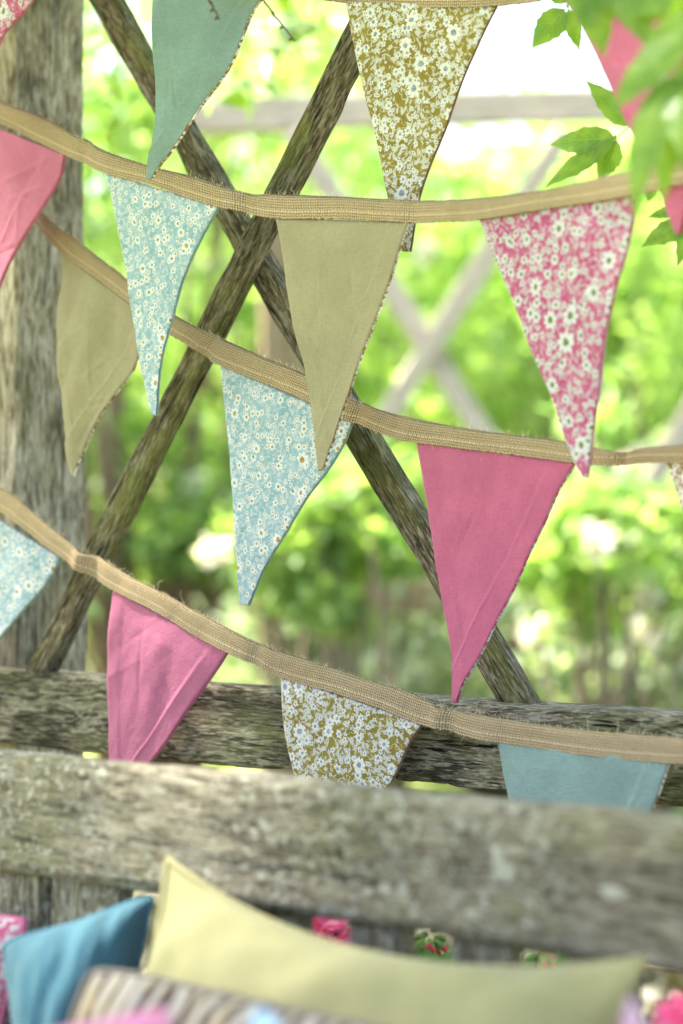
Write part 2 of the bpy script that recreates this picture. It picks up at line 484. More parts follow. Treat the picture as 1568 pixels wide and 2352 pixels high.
WHITE, WHITE2 = (0.60, 0.59, 0.54), (0.50, 0.49, 0.43)
M = dict(
    pink=mat_plain_cloth('pink cotton', (0.42, 0.125, 0.205)),
    rose=mat_plain_cloth('rose cotton', (0.43, 0.105, 0.185)),
    teal=mat_plain_cloth('sage teal cotton', (0.195, 0.278, 0.252)),
    khaki=mat_plain_cloth('khaki cotton', (0.290, 0.255, 0.152)),
    plum=mat_plain_cloth('plum cotton', (0.36, 0.05, 0.12)),
    mauve=mat_plain_cloth('mauve brown cotton', (0.20, 0.10, 0.08)),
    gold=mat_floral('gold floral cotton', (0.185, 0.138, 0.020), (0.235, 0.18, 0.032), WHITE, WHITE2, (0.17, 0.18, 0.26), (0.27, 0.29, 0.36), (0.22, 0.20, 0.20)),
    daisy=mat_floral('turquoise daisy cotton', (0.185, 0.305, 0.335), (0.26, 0.36, 0.40), (0.57, 0.58, 0.59), (0.40, 0.44, 0.47), (0.25, 0.16, 0.04), (0.36, 0.27, 0.07), (0.30, 0.33, 0.36), 1.12, seed=2.7),
    blossom=mat_floral('pink blossom cotton', (0.35, 0.06, 0.145), (0.40, 0.095, 0.19), (0.52, 0.53, 0.53), (0.42, 0.34, 0.37), (0.10, 0.13, 0.045), (0.16, 0.19, 0.07), (0.30, 0.22, 0.27), 0.92, seed=5.1),
    brownprint=mat_floral('brown floral cotton', (0.22, 0.12, 0.04), (0.28, 0.16, 0.06), (0.75, 0.73, 0.68), (0.62, 0.55, 0.46), (0.30, 0.10, 0.05), (0.30, 0.18, 0.06), (0.25, 0.15, 0.12), 1.0, seed=8.3),
    burlap=mat_burlap('burlap', (0.085, 0.055, 0.026), (0.56, 0.42, 0.255)),
    fibre=mat_simple('jute fibre', (0.62, 0.50, 0.33), 0.15, 300),
    post=mat_wood('post wood', (0.31, 0.265, 0.19), (0.115, 0.088, 0.056), (0.48, 0.445, 0.37), moss=(0.18, 0.155, 0.07), moss_amt=0.4, black=0.6, gs=0.7, seed=1.0),
    brace=mat_wood('brace wood', (0.12, 0.095, 0.056), (0.038, 0.029, 0.016), (0.29, 0.255, 0.185), moss=(0.135, 0.145, 0.028), moss_amt=0.65, black=0.35, seed=2.0, gs=0.8),
    rail=mat_wood('rail wood', (0.16, 0.135, 0.085), (0.036, 0.029, 0.018), (0.36, 0.33, 0.25), moss=(0.12, 0.13, 0.045), moss_amt=0.55, black=0.9, seed=3.0, gs=0.8, blot=4.0),
    bench=mat_wood('bench wood', (0.175, 0.152, 0.105), (0.062, 0.050, 0.030), (0.29, 0.265, 0.205), moss=(0.14, 0.14, 0.06), moss_amt=0.45, lichen=0.75, lichen_col=(0.36, 0.355, 0.29), black=0.5, seed=4.0, gs=0.7),
    farwood=mat_wood('silvered wood', (0.42, 0.36, 0.28), (0.36, 0.30, 0.23), (0.48, 0.42, 0.33), moss_amt=0.0, black=0.0, seed=5.0, gs=0.5),
    fardark=mat_wood('brown wood', (0.26, 0.20, 0.11), (0.18, 0.13, 0.07), (0.34, 0.27, 0.17), moss_amt=0.3, black=0.1, seed=6.0, gs=0.5),
    twig=mat_simple('twig bark', (0.07, 0.030, 0.016), 0.3, 200),
    stem=mat_simple('green stem', (0.20, 0.30, 0.07), 0.2, 80, 0.6),
    bark=mat_simple('bark', (0.16, 0.12, 0.075), 0.3, 30),
    vine=mat_vein_leaf('vine leaf', (0.11, 0.21, 0.024), (0.17, 0.275, 0.037)),
    lime=mat_leaf('lime foliage', (0.18, 0.32, 0.08), (0.41, 0.50, 0.21), 0.55, 1.45),
    mid=mat_leaf('green foliage', (0.13, 0.24, 0.06), (0.31, 0.41, 0.13), 0.5, 1.45),
    dark=mat_leaf('deep green foliage', (0.07, 0.15, 0.04), (0.22, 0.33, 0.10), 0.5, 1.45),
    silver=mat_leaf('silvery foliage', (0.16, 0.25, 0.09), (0.50, 0.54, 0.40), 0.4, 1.2),
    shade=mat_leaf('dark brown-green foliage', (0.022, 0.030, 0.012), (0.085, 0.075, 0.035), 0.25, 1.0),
    dry=mat_leaf('dry brown foliage', (0.20, 0.13, 0.08), (0.48, 0.36, 0.25), 0.3, 1.0),
    white=mat_leaf('white petals and highlights', (0.75, 0.70, 0.64), (0.85, 0.80, 0.78), 0.4, 1.0),
)

def mat_ground():
    g = G('lawn and gravel'); ob = g.coord('Object')
    n1 = g.noise(ob, 0.35, 3); n2 = g.noise(ob, 9, 4); n3 = g.noise(ob, 60, 3)
    grass = g.mix(g.ramp(n2, 0.35, 0.7), (0.12, 0.18, 0.035), (0.26, 0.29, 0.08))
    grav = g.mix(g.ramp(n3, 0.35, 0.7), (0.30, 0.26, 0.17), (0.46, 0.41, 0.30))
    soil = g.mix(g.ramp(n3, 0.35, 0.7), (0.018, 0.017, 0.008), (0.048, 0.042, 0.020))
    c = g.mix(g.ramp(n1, 0.42, 0.52), grav, grass)
    yy = g.math('ADD', g.sep(ob)[1], g.math('MULTIPLY', n2, 1.2))
    c = g.mix(g.math('MULTIPLY', g.ramp(yy, 3.2, 3.5), g.ramp(yy, 8.7, 8.3)), c, soil)      # the planting bed ends where lawn and gravel begin
    return g.surf(c, 0.95, g.bump(n3, 0.5, 0.02), 0.1)

# ------------------------------------------------------------------ the setting: ground
gm = mat_ground()
gv, gf = [], []
NG = 60
for j in range(NG + 1):
    for i in range(NG + 1):
        x = (i / NG - 0.5) * 240; y = -20 + j / NG * 240
        gv.append((x, y, 0.03 * noise.noise((x * 0.3, y * 0.3, 1.0))))
ground = mesh_obj('ground', gv, grid_faces(NG + 1, NG + 1), gm)
tag(ground, 'sunlit lawn and pale gravel of the garden', 'ground', kind='structure')

# ------------------------------------------------------------------ trellis fence behind the bunting
base = tre(40, 1175, 0); base.z = 0
fence = thing('trellis_fence', base, 'weathered wooden trellis fence with post, mossy crossing braces and rail behind the bunting', 'fence')
zt, zb = 0.919, 0.835
rail_front = 0.0
def tpoint(s, z, off):     # s metres along the rail from its left end in view
    p = T0 + TD * s + TN * off
    return Vector((p.x, p.y, z))
plank('rail', fence, tpoint(-0.55, (zt+zb)/2 - 0.002, -0.025), tpoint(1.75, (zt+zb)/2 + 0.004, -0.025), zt - zb, 0.05, TN3, M['rail'], 3, seg=0.005, rough=0.003, grain=0.0014, chip=0.012, notch=((1.348, 0.006, 0.010), (1.362, 0.02, 0.004), (1.12, 0.02, 0.003)))
# square post, its near corner at the dark line near the left edge
cs = (tre(40, 1175, -0.052).to_2d() - T0).dot(TD)
PW = 0.112
plank('post', fence, tpoint(cs - PW/2, 0.0, -0.052 - PW/2), tpoint(cs - PW/2, 2.1, -0.052 - PW/2), PW, PW, TN3, M['post'], 5, rough=0.003, grain=0.0012, chip=0.006)
plank('post', fence, tpoint(1.55, 0.0, -0.052 - PW/2), tpoint(1.55, 2.1, -0.052 - PW/2), PW, PW, TN3, M['post'], 6, rough=0.003)
def brace_at(x0, y0, x1, y1, off, w, t, seed):
    a, b = tre(x0, y0, off), tre(x1, y1, off)
    return plank('brace', fence, a, b, w, t, TN3, M['brace'], seed, seg=0.008, rough=0.0022, grain=0.0011, chip=0.006)
brace_at(958, -170, 46, 1630, -0.014, 0.031, 0.020, 11)
brace_at(145, -170, 1243, 1700, -0.040, 0.031, 0.022, 12)
plank('top_beam', fence, tpoint(-0.6, 2.02, -0.03), tpoint(1.75, 2.02, -0.03), 0.09, 0.05, TN3, M['rail'], 8, rough=0.003)

# ------------------------------------------------------------------ the bench
bb = Vector((B0.x, B0.y, 0)) + BD3 * 0.3
bench = thing('garden_bench', bb, 'lichen-spotted grey wooden garden bench with slatted back under the cushions', 'bench')
def bp(s, z, off=0.0):
    p = B0 + BD * s + BN * off
    return Vector((p.x, p.y, z))
plank('back_board', bench, bp(-0.5, 0.851, -0.0175), bp(1.15, 0.847, -0.0175), 0.101, 0.035, BN3, M['bench'], 21, rough=0.003, grain=0.0013, chip=0.006, rnd=0.012)
plank('lower_back_rail', bench, bp(-0.5, 0.50, -0.0175), bp(1.15, 0.50, -0.0175), 0.06, 0.033, BN3, M['bench'], 22)
def s_of(px):
    return (ben(px, 1175, -0.02).to_2d() - B0).dot(BD)
k = -5
while True:
    s = 0.0102 + k * 0.1003
    if s > 1.1: break
    plank('slat', bench, bp(s, 0.525, -0.019), bp(s, 0.808, -0.019), 0.052, 0.016, BN3, M['bench'], 30 + k, seg=0.02, rnd=0.002)
    k += 1
for s in (-0.53, 1.18):
    plank('back_leg', bench, bp(s, 0.0, -0.02), bp(s, 0.915, -0.02), 0.06, 0.05, BN3, M['bench'], 51)
    plank('front_leg', bench, bp(s, 0.0, 0.46), bp(s, 0.63, 0.46), 0.06, 0.06, BN3, M['bench'], 52)
    plank('armrest', bench, bp(s, 0.648, 0.007), bp(s, 0.648, 0.52), 0.06, 0.03, Vector((0, 0, 1)), M['bench'], 53)
    plank('side_rail', bench, bp(s, 0.385, 0.007), bp(s, 0.385, 0.428), 0.06, 0.03, BD3, M['bench'], 54)
for i in range(6):
    plank('seat_slat', bench, bp(-0.5, 0.425, 0.035 + i*0.082), bp(1.15, 0.425, 0.035 + i*0.082), 0.068, 0.022, Vector((0, 0, 1)), M['bench'], 60 + i, seg=0.03)

# ------------------------------------------------------------------ bunting
class Bunting:
    def __init__(s, label, offs, top, bottom, pinch=(), seed=0, tape_mat='burlap'):
        """offs: [(x, off)] distance in front of the trellis; top/bottom: edges of the tape"""
        s.ox = np.array([o[0] for o in offs], float); s.oo = np.array([o[1] for o in offs], float)
        s.seed = seed
        mx = top[len(top)//2]
        s.root = thing('bunting', tre(mx[0], mx[1], s.off(mx[0])), label, 'bunting', 'burlap buntings strung across the trellis')
        s.tape(top, bottom, pinch)
    def off(s, x): return float(np.interp(x, s.ox, s.oo))
    def tape(s, top, bottom, pinch):
        xs0 = max(top[0][0], bottom[0][0]); xs1 = min(top[-1][0], bottom[-1][0])
        n = int(abs(xs1 - xs0) / 2.5) + 2
        tp, bt = cat_rom(top, n), cat_rom(bottom, n)
        rows = 13
        pts, uv = [], []
        arc = 0.0; prev = None
        cents = []
        for i in range(n):
            a = tre(tp[i, 0], tp[i, 1], s.off(tp[i, 0])); b = tre(bt[i, 0], bt[i, 1], s.off(bt[i, 0]))
            c = (a + b) / 2
            if prev is not None: arc += (c - prev).length
            prev = c
            x = (tp[i, 0] + bt[i, 0]) / 2
            d = 0.0035 * noise.noise((x * 0.006, s.seed * 3.3, 0.0)) + 0.0012 * noise.noise((x * 0.03, s.seed * 3.3, 2.0))
            for px, amp in pinch: d += amp * math.exp(-((x - px) / 16.0) ** 2)
            tilt = 0.004 * noise.noise((x * 0.008, s.seed * 5.1, 7.0))
            down = (b - a); wid = down.length
            cents.append((a, b, arc))
            row = []
            for r in range(rows):       # front from bottom to top, rounded fold, back to bottom
                half = rows // 2
                if r <= half: t = 1 - r / half; zz = 0.0030
                else: t = (r - half) / half; zz = -0.0017
                if r == half: zz = 0.0
                if abs(r - half) == 1: zz *= 0.85
                ed = 0.0
                if r in (0, rows - 1): ed = 0.0014 * noise.noise((arc * 330, s.seed, 0)) + 0.0012 * noise.noise((arc * 700, s.seed, 3))
                if r == half: ed = -0.0004 * noise.noise((arc * 500, s.seed, 9))
                p = a + down * (t + ed / wid) + TN3 * (d + zz + tilt * (t - 0.5) + 0.0005 * noise.noise((arc * 60, t * 4, s.seed)))
                row.append(p); uv.append((arc, (1 - t) * wid))
            pts.extend(row)
        s.n, s.rows = n, rows
        faces = []
        for i in range(n - 1):
            for r in range(rows - 1):
                a = i * rows + r
                faces.append((a, a + rows, a + rows + 1, a + 1))
        s.tape_obj = mesh_obj('tape', pts, faces, M['burlap'], s.root, uv)
        # frayed jute fibres on both edges
        rg = random.Random(s.seed * 17 + 3)
        parts = []
        for k in range(int(n * 0.8)):
            i = rg.randrange(1, n - 1)
            a, b, _ = cents[i]
            topedge = rg.random() < 0.72
            p = (a if topedge else b) + TN3 * rg.uniform(-0.002, 0.003)
            ln = rg.uniform(0.0015, 0.006) if rg.random() < 0.97 else rg.uniform(0.008, 0.020)
            dr = (TD3 * rg.uniform(-1.2, 1.2) + Vector((0, 0, 1 if topedge else -1)) + TN3 * rg.uniform(-0.6, 0.6)).normalized()
            side = TD3 * rg.uniform(-1, 1)
            q = [p - dr * 0.001]
            for j in range(1, 5):
                t = j / 4
                q.append(p + dr * ln * t + side * ln * 0.45 * t * t + Vector((rg.gauss(0, .08), rg.gauss(0, .08), rg.gauss(0, .08))) * ln)
            r0 = rg.uniform(0.00010, 0.00020)
            parts.append(tube(q, [r0, r0, r0 * .9, r0 * .8, r0 * .5], 3))
        v, f = merge(parts)
        o = mesh_obj('loose_fibres', v, f, M['fibre'], s.root); tag(o, kind='stuff')
    def pennant(s, left, right, mat, back, label=None, seed=0, amp=1.0, seam=True, doff=0.0, curl=0.0, rim=0.0010):
        """left/right: edges from the tape down to the tip, in photo pixels"""
        nu, nv = 65, 84
        L, R = cat_rom(left, nv), cat_rom(right, nv)
        P = np.zeros((nv, nu, 3)); uv = []
        su = seed * 0.37
        rc = random.Random(seed * 13)
        creases = [(rc.uniform(-.3, .3), rc.uniform(.1, .7), rc.uniform(-.8, .8), rc.uniform(.015, .05), rc.choice((-1, 1)) * rc.uniform(.0005, .0011)) for _ in range(7)]
        oL, oR = s.off(left[0][0]) + doff, s.off(right[0][0]) + doff
        sl = (right[0][1] - left[0][1]) / max(1.0, right[0][0] - left[0][0])
        ca, sa = math.cos(-math.atan(sl) * 0.8), math.sin(-math.atan(sl) * 0.8)
        for j in range(nv):
            v = j / (nv - 1)
            pass
            for i in range(nu):
                u = i / (nu - 1)
                x = L[j, 0] * (1 - u) + R[j, 0] * u; y = L[j, 1] * (1 - u) + R[j, 1] * u
                of = (oL * (1 - u) + oR * u) * (1 - v) + (oL + oR) / 2 * v
                p0 = tre(x, y, of)
                wd = (1 - v)
                # soft folds fanning from the tip, buckles along the tape, and the seam allowance inside the right edge
                fa = (u - 0.5) * wd
                d = 0.0040 * noise.noise((fa * 4.0 + su, v * 1.5, seed * 1.7)) + 0.0012 * noise.noise((fa * 11 + v * 2, v * 4 + su, seed * 2.9))
                d += 0.00025 * noise.noise((fa * 40, v * 40, seed * 4.1))
                for (cx, cv, ct, cl_, ca_) in creases:
                    lx = (fa - cx) * 0.13; ly = (v - cv) * 0.25
                    pq = lx * math.cos(ct) + ly * math.sin(ct); qq = -lx * math.sin(ct) + ly * math.cos(ct)
                    d += ca_ * math.exp(-(pq / 0.0016) ** 2 - (qq / cl_) ** 2)
                d *= amp * 1.3
                if seam:
                    e = (1 - u) * wd * 0.13            # metres from the right edge
                    d += 0.0016 / (1 + math.exp((e - 0.0165) / 0.0006)) + 0.0010 * math.exp(-((e - 0.0155) / 0.0012) ** 2)
                    e2 = u * wd * 0.13
                    d += 0.0011 / (1 + math.exp((e2 - 0.013) / 0.0006))
                d += 0.003 * math.sin(math.pi * u) * wd + curl * v * v
                d *= min(1.0, v * 9 + 0.1)
                P[j, i] = p0 + TN3 * d
                a, b = p0.to_2d().dot(TD), p0.z
                uv.append((a * ca - b * sa + su, a * sa + b * ca + seed * 0.21))
        n3 = np.array(TN3)
        uv = np.array(uv)
        # front panel: a thin closed shell with a rolled edge
        def shell(front, rear, name, m, parent):
            verts = np.concatenate([front.reshape(-1, 3), rear.reshape(-1, 3)])
            N = nu * nv
            f = grid_faces(nu, nv, 0, True) + grid_faces(nu, nv, N, False)
            rim = [i for i in range(nu)] + [j * nu + nu - 1 for j in range(1, nv)] + [(nv - 1) * nu + i for i in range(nu - 2, -1, -1)] + [j * nu for j in range(nv - 2, 0, -1)]
            for k in range(len(rim)):
                a, b = rim[k], rim[(k + 1) % len(rim)]
                f.append((a, b, b + N, a + N))
            return mesh_obj(name, verts, f, m, parent, np.concatenate([uv, uv]))
        front = P + n3 * 0.0004
        edge = np.zeros((nv, nu)); edge[:, 0] = edge[:, -1] = 1
        front = front - n3 * (edge * 0.0006)[:, :, None]
        fo = shell(front, P - n3 * 0.0006, 'pennant', M[mat], s.root)
        if label: fo['label'] = label
        # backing cloth, peeping out along the edges
        Q = P - n3 * 0.0022
        c = Q.mean(axis=1, keepdims=True)
        dv = Q - c
        ln = np.linalg.norm(dv, axis=2, keepdims=True) + 1e-6
        grow = (np.linspace(0, 1, nu)[None, :, None] ** 10) * rim
        Q = Q + dv / ln * np.where(np.linspace(0, 1, nu)[None, :, None] > 0.5, grow, grow * 0)
        shell(Q + n3 * 0.0006, Q - n3 * 0.0006, 'backing', M[back], fo)
        return fo

# topmost string
b1 = Bunting('topmost burlap bunting whose tape only dips into view above the gold floral pennant',
    [(-300, .10), (350, .21), (600, .16), (800, .07), (1150, .07), (1450, .20), (1800, .24)],
    [(-260, -330), (60, -250), (350, -165), (600, -85), (740, -48), (884, -30), (1064, -26), (1160, -34), (1270, -62), (1450, -120), (1760, -210)],
    [(-260, -275), (60, -200), (350, -112), (600, -32), (740, 0), (884, 15), (1064, 18), (1150, 14), (1262, -2), (1450, -64), (1760, -150)], seed=1)
b1.pennant([(-220, -260), (-160, -60), (-70, 180), (-20, 330)], [(140, -175), (70, 0), (0, 95), (-10, 335)][:3] + [(-12, 330)], 'blossom', 'rose', 'pink floral pennant cut by the corner', 11, seam=False)
b1.pennant([(357, -118), (354, 0), (352, 200), (348, 320), (338, 412)], [(672, -20), (605, 0), (520, 165), (455, 260), (400, 340), (362, 390), (348, 413)], 'teal', 'brownprint', 'plain teal pennant with creases', 12, 1.3)
b1.pennant([(792, 4), (834, 200), (859, 300), (891, 455), (922, 577)], [(1138, 14), (1094, 110), (1049, 210), (1019, 295), (989, 370), (961, 455), (937, 577)], 'gold', 'mauve', 'gold pennant printed with white flowers', 13, 0.7, False)
b1.pennant([(1290, -10), (1342, 75), (1394, 180), (1446, 292), (1516, 440), (1553, 537)], [(1690, -120), (1660, 60), (1625, 250), (1590, 420), (1562, 537)], 'rose', 'plum', 'plain rose pennant half hidden by leaves', 14)

# second string
b2 = Bunting('second burlap bunting from the top, its khaki pennant hanging in the middle',
    [(-200, .06), (0, .07), (250, .12), (630, .115), (940, .12), (1200, .16), (1450, .19), (1800, .20)],
    [(-160, 182), (0, 233), (100, 268), (175, 312), (250, 350), (350, 382), (450, 407), (537, 436), (575, 445), (630, 445), (784, 452), (934, 459), (1034, 460), (1184, 445), (1284, 430), (1419, 400), (1568, 362), (1720, 318)],
    [(-160, 232), (0, 283), (75, 320), (150, 357), (240, 396), (345, 424), (500, 475), (537, 482), (565, 490), (630, 501), (784, 503), (944, 511), (1034, 510), (1104, 505), (1234, 483), (1419, 456), (1568, 420), (1720, 372)],
    pinch=((190, -.006), (555, -.008), (950, -.005), (1040, .004)), seed=2)
b2.pennant([(-190, 220), (-120, 420), (-60, 600), (-30, 720)], [(148, 356), (125, 420), (70, 525), (0, 645), (-24, 722)], 'pink', 'rose', 'plain pink pennant over the post', 21, 1.4)
b2.pennant([(242, 396), (262, 500), (281, 590), (300, 740), (320, 840), (345, 950)], [(500, 474), (442, 590), (417, 650), (395, 735), (372, 825), (362, 890), (356, 954)], 'daisy', 'teal', 'turquoise daisy pennant beside the post', 22, 0.9, False)
b2.pennant([(632, 500), (650, 590), (660, 665), (680, 765), (700, 840), (712, 915), (725, 1000), (736, 1082)], [(936, 510), (914, 590), (879, 690), (844, 785), (809, 890), (784, 957), (760, 1030), (745, 1079)], 'khaki', 'brownprint', 'plain khaki pennant with a seam', 23, 1.0)
b2.pennant([(1101, 505), (1136, 590), (1184, 705), (1234, 840), (1264, 910), (1294, 1010), (1314, 1062), (1334, 1098)], [(1460, 446), (1431, 590), (1414, 655), (1384, 780), (1366, 915), (1354, 1005), (1342, 1098)], 'blossom', 'rose', 'pink floral pennant on the right', 24, 0.9, False)

# third string
b3 = Bunting('third burlap bunting, running behind the khaki pennant to the right edge',
    [(60, .005), (110, .025), (400, .045), (700, .055), (1000, .055), (1350, .06), (1800, .09)],
    [(70, 462), (92, 480), (120, 510), (165, 542), (210, 578), (280, 632), (400, 722), (445, 747), (510, 777), (600, 817), (700, 858), (801, 912), (844, 930), (894, 947), (959, 962), (1034, 977), (1134, 992), (1234, 1005), (1299, 1015), (1354, 1025), (1424, 1036), (1484, 1027), (1568, 1020), (1740, 990)],
    [(56, 486), (80, 509), (105, 540), (155, 590), (190, 614), (255, 662), (392, 767), (430, 790), (480, 825), (560, 860), (700, 917), (791, 965), (834, 978), (884, 998), (956, 1016), (1010, 1023), (1084, 1033), (1209, 1048), (1314, 1062), (1354, 1066), (1424, 1068), (1484, 1063), (1568, 1063), (1740, 1040)],
    pinch=((480, -.006), (825, -.005), (940, .004), (1425, -.010)), seed=3)
b3.pennant([(140, 578), (135, 740), (150, 940), (165, 1080)], [(352, 738), (330, 800), (315, 835), (280, 885), (240, 935), (200, 1005), (178, 1060), (172, 1094)], 'khaki', 'brownprint', 'khaki pennant in front of the post', 31, 1.8)
b3.pennant([(507, 838), (515, 940), (525, 1065), (534, 1179), (542, 1279), (548, 1388)], [(806, 970), (784, 1017), (750, 1080), (700, 1150), (650, 1234), (600, 1314), (567, 1390)], 'daisy', 'teal', 'turquoise daisy pennant in the middle', 32, 0.8, False)
b3.pennant([(956, 1014), (969, 1090), (984, 1179), (999, 1279), (1019, 1409), (1036, 1499), (1042, 1612)], [(1318, 1061), (1289, 1115), (1264, 1177), (1219, 1269), (1184, 1344), (1144, 1424), (1104, 1509), (1069, 1569), (1050, 1614)], 'rose', 'blossom', 'plain rose pennant in the middle', 33, 1.1)
b3.pennant([(1529, 1061), (1556, 1140), (1600, 1280), (1650, 1460), (1690, 1600)], [(1850, 1010), (1800, 1200), (1750, 1400), (1700, 1600)], 'brownprint', 'rose', 'brown floral pennant cut by the right edge', 34)

# lowest string
b4 = Bunting('lowest burlap bunting, drooping across the fence rail behind the bench',
    [(-200, .04), (0, .045), (600, .035), (1000, .035), (1300, .05), (1800, .09)],
    [(-150, 1030), (0, 1119), (45, 1145), (82, 1178), (130, 1219), (185, 1262), (240, 1287), (310, 1329), (400, 1374), (500, 1429), (600, 1479), (700, 1512), (784, 1543), (849, 1562), (919, 1582), (984, 1609), (1024, 1629), (1084, 1637), (1184, 1654), (1284, 1669), (1384, 1679), (1484, 1687), (1568, 1694), (1740, 1700)],
    [(-175, 1085), (-25, 1158), (15, 1181), (65, 1218), (110, 1255), (150, 1284), (190, 1312), (260, 1354), (350, 1398), (450, 1459), (520, 1495), (590, 1528), (645, 1555), (784, 1595), (884, 1630), (964, 1662), (1014, 1673), (1084, 1692), (1142, 1704), (1234, 1717), (1334, 1732), (1434, 1744), (1534, 1752), (1568, 1753), (1740, 1758)],
    pinch=((190, .008), (215, -.006), (590, -.004), (1010, .006), (1035, -.005), (1160, -.003)), seed=4)
b4.pennant([(-190, 1078), (-185, 1250), (-170, 1430), (-150, 1640)], [(137, 1280), (100, 1344), (55, 1396), (0, 1460), (-70, 1550), (-142, 1642)], 'daisy', 'teal', 'turquoise daisy pennant cut by the left edge', 41, 0.9, False)
b4.pennant([(259, 1354), (252, 1479), (250, 1629), (252, 1744), (256, 1920)], [(521, 1496), (475, 1569), (425, 1639), (370, 1719), (340, 1756), (268, 1920)], 'pink', 'rose', 'plain pink pennant before the rail', 42, 0.9)
b4.pennant([(644, 1552), (650, 1629), (665, 1729), (682, 1800), (715, 1950), (745, 2060)], [(968, 1660), (934, 1714), (909, 1769), (880, 1822), (800, 1985), (758, 2062)], 'gold', 'mauve', 'gold floral pennant before the rail', 43, 0.7, False)
b4.pennant([(1141, 1702), (1156, 1769), (1179, 1854), (1230, 2020), (1290, 2200)], [(1536, 1750), (1509, 1834), (1481, 1888), (1410, 2040), (1306, 2202)], 'teal', 'brownprint', 'plain teal pennant before the rail', 44, 0.9)

# ------------------------------------------------------------------ cushions on the bench
def mat_stripes():
    g = G('frilled striped cotton'); uv = g.coord('UV'); x, y, _ = g.sep(uv)
    w = g.math('ADD', x, g.math('MULTIPLY', g.noise(uv, 9, 2), 0.018))
    s1 = g.math('SINE', g.math('MULTIPLY', w, 2 * math.pi * 54))
    n = g.noise(g.map(uv, (90, 20, 1)), 1, 3)
    c = g.mix(g.ramp(s1, -0.35, 0.45), (0.30, 0.27, 0.225), (0.075, 0.052, 0.038))
    c = g.mix(g.math('MULTIPLY', g.ramp(n, 0.5, 0.7), 0.5), c, (0.42, 0.33, 0.16))
    c = g.mix(g.math('MULTIPLY', g.ramp(g.noise(uv, 40, 2), 0.58, 0.72), 0.5), c, (0.40, 0.34, 0.44))
    return g.surf(c, 0.95, None, 0.1, 0.05, c)
M['stripes'] = mat_stripes()
M['lime_cush'] = mat_plain_cloth('pale lime cotton', (0.225, 0.207, 0.098), 0.03)
M['blue_cush'] = mat_plain_cloth('petrol blue cotton', (0.052, 0.130, 0.165), 0.03)
M['sky_cush'] = mat_plain_cloth('light blue cotton', (0.22, 0.34, 0.48), 0.03)
M['pink_cush'] = mat_plain_cloth('soft pink cotton', (0.44, 0.17, 0.27), 0.03)
M['lilac'] = mat_plain_cloth('lilac cotton', (0.30, 0.19, 0.26), 0.03)

def cushion(name, label, TL, TR, BR, BL, thick, mat, bow=0.14, seed=0, pleat=0.0, cat='cushion', ear=False):
    N = 44
    TL, TR, BR, BL = map(Vector, (TL, TR, BR, BL))
    cen = (TL + TR + BR + BL) / 4
    nrm = (TR - TL).cross(BL - TL).normalized()
    if nrm.y > 0: nrm = -nrm
    root = thing(name, Vector((cen.x, cen.y, min(BL.z, BR.z))), label, cat, 'cushions piled on the bench')
    wid, hei = (TR - TL).length, (TL - BL).length
    fr, bk, uv = [], [], []
    for j in range(N):
        for i in range(N):
            u = -1 + 2 * i / (N - 1); v = -1 + 2 * j / (N - 1)
            u = math.copysign(abs(math.sin(u * math.pi / 2)), u); v = math.copysign(abs(math.sin(v * math.pi / 2)), v)
            uu = u * (1 - bow * (1 - v * v) * abs(u) ** 3); vv = v * (1 - bow * (1 - u * u) * abs(v) ** 3)
            if not ear:
                q_ = 1 - 0.055 * (u * v) ** 4
                uu *= q_; vv *= q_
            a, b = (uu + 1) / 2, (vv + 1) / 2
            p = (TL * (1 - a) + TR * a) * (1 - b) + (BL * (1 - a) + BR * a) * b
            h = thick * (max(0, 1 - u * u) ** 0.5) * (max(0, 1 - v * v) ** 0.5) ** 1.0
            if ear:      # flat dog-ear at the upper left corner, the filling starts behind a crease
                dd = (a * wid + b * hei * 0.75) + noise.noise((u * 3, v * 3, seed)) * 0.006
                t_ = min(1, max(0, (dd - 0.045) / 0.075))
                h = 0.006 * (h / thick) + (h - 0.006 * (h / thick)) * (t_ * t_ * (3 - 2 * t_))
            w = noise.noise((u * 2.2 + seed, v * 2.2, 1)) * 0.014 + noise.noise((u * 5 + seed, v * 5, 2)) * 0.008 + noise.noise((u * 11 + seed, v * 4, 5)) * 0.003
            w *= min(1, h / thick * 3)
            if pleat: w += pleat * math.sin(a * wid * 2 * math.pi * 54) * (0.35 + 0.65 * abs(v))
            fr.append(p + nrm * (h + w)); bk.append(p - nrm * (h - w * 0.5))
            uv.append((a * wid + seed, b * hei))
    f = grid_faces(N, N, 0, True) + grid_faces(N, N, N * N, False)
    cov = mesh_obj('cover', fr + bk, f, mat, root, np.array(uv + uv))
    # piped seam around the edge
    rim = [fr[i] for i in range(N)] + [fr[j * N + N - 1] for j in range(1, N)] + [fr[(N-1) * N + i] for i in range(N-2, -1, -1)] + [fr[j * N] for j in range(N-2, 0, -1)]
    v, fc = tube(rim + [rim[0]], [0.0028] * (len(rim) + 1), 6)
    mesh_obj('piping', v, fc, mat, cov, np.zeros((len(v), 2)))
    return root
def drop(p, fwd, z): return Vector(p) + BN3 * fwd + Vector((0, 0, z - p.z))

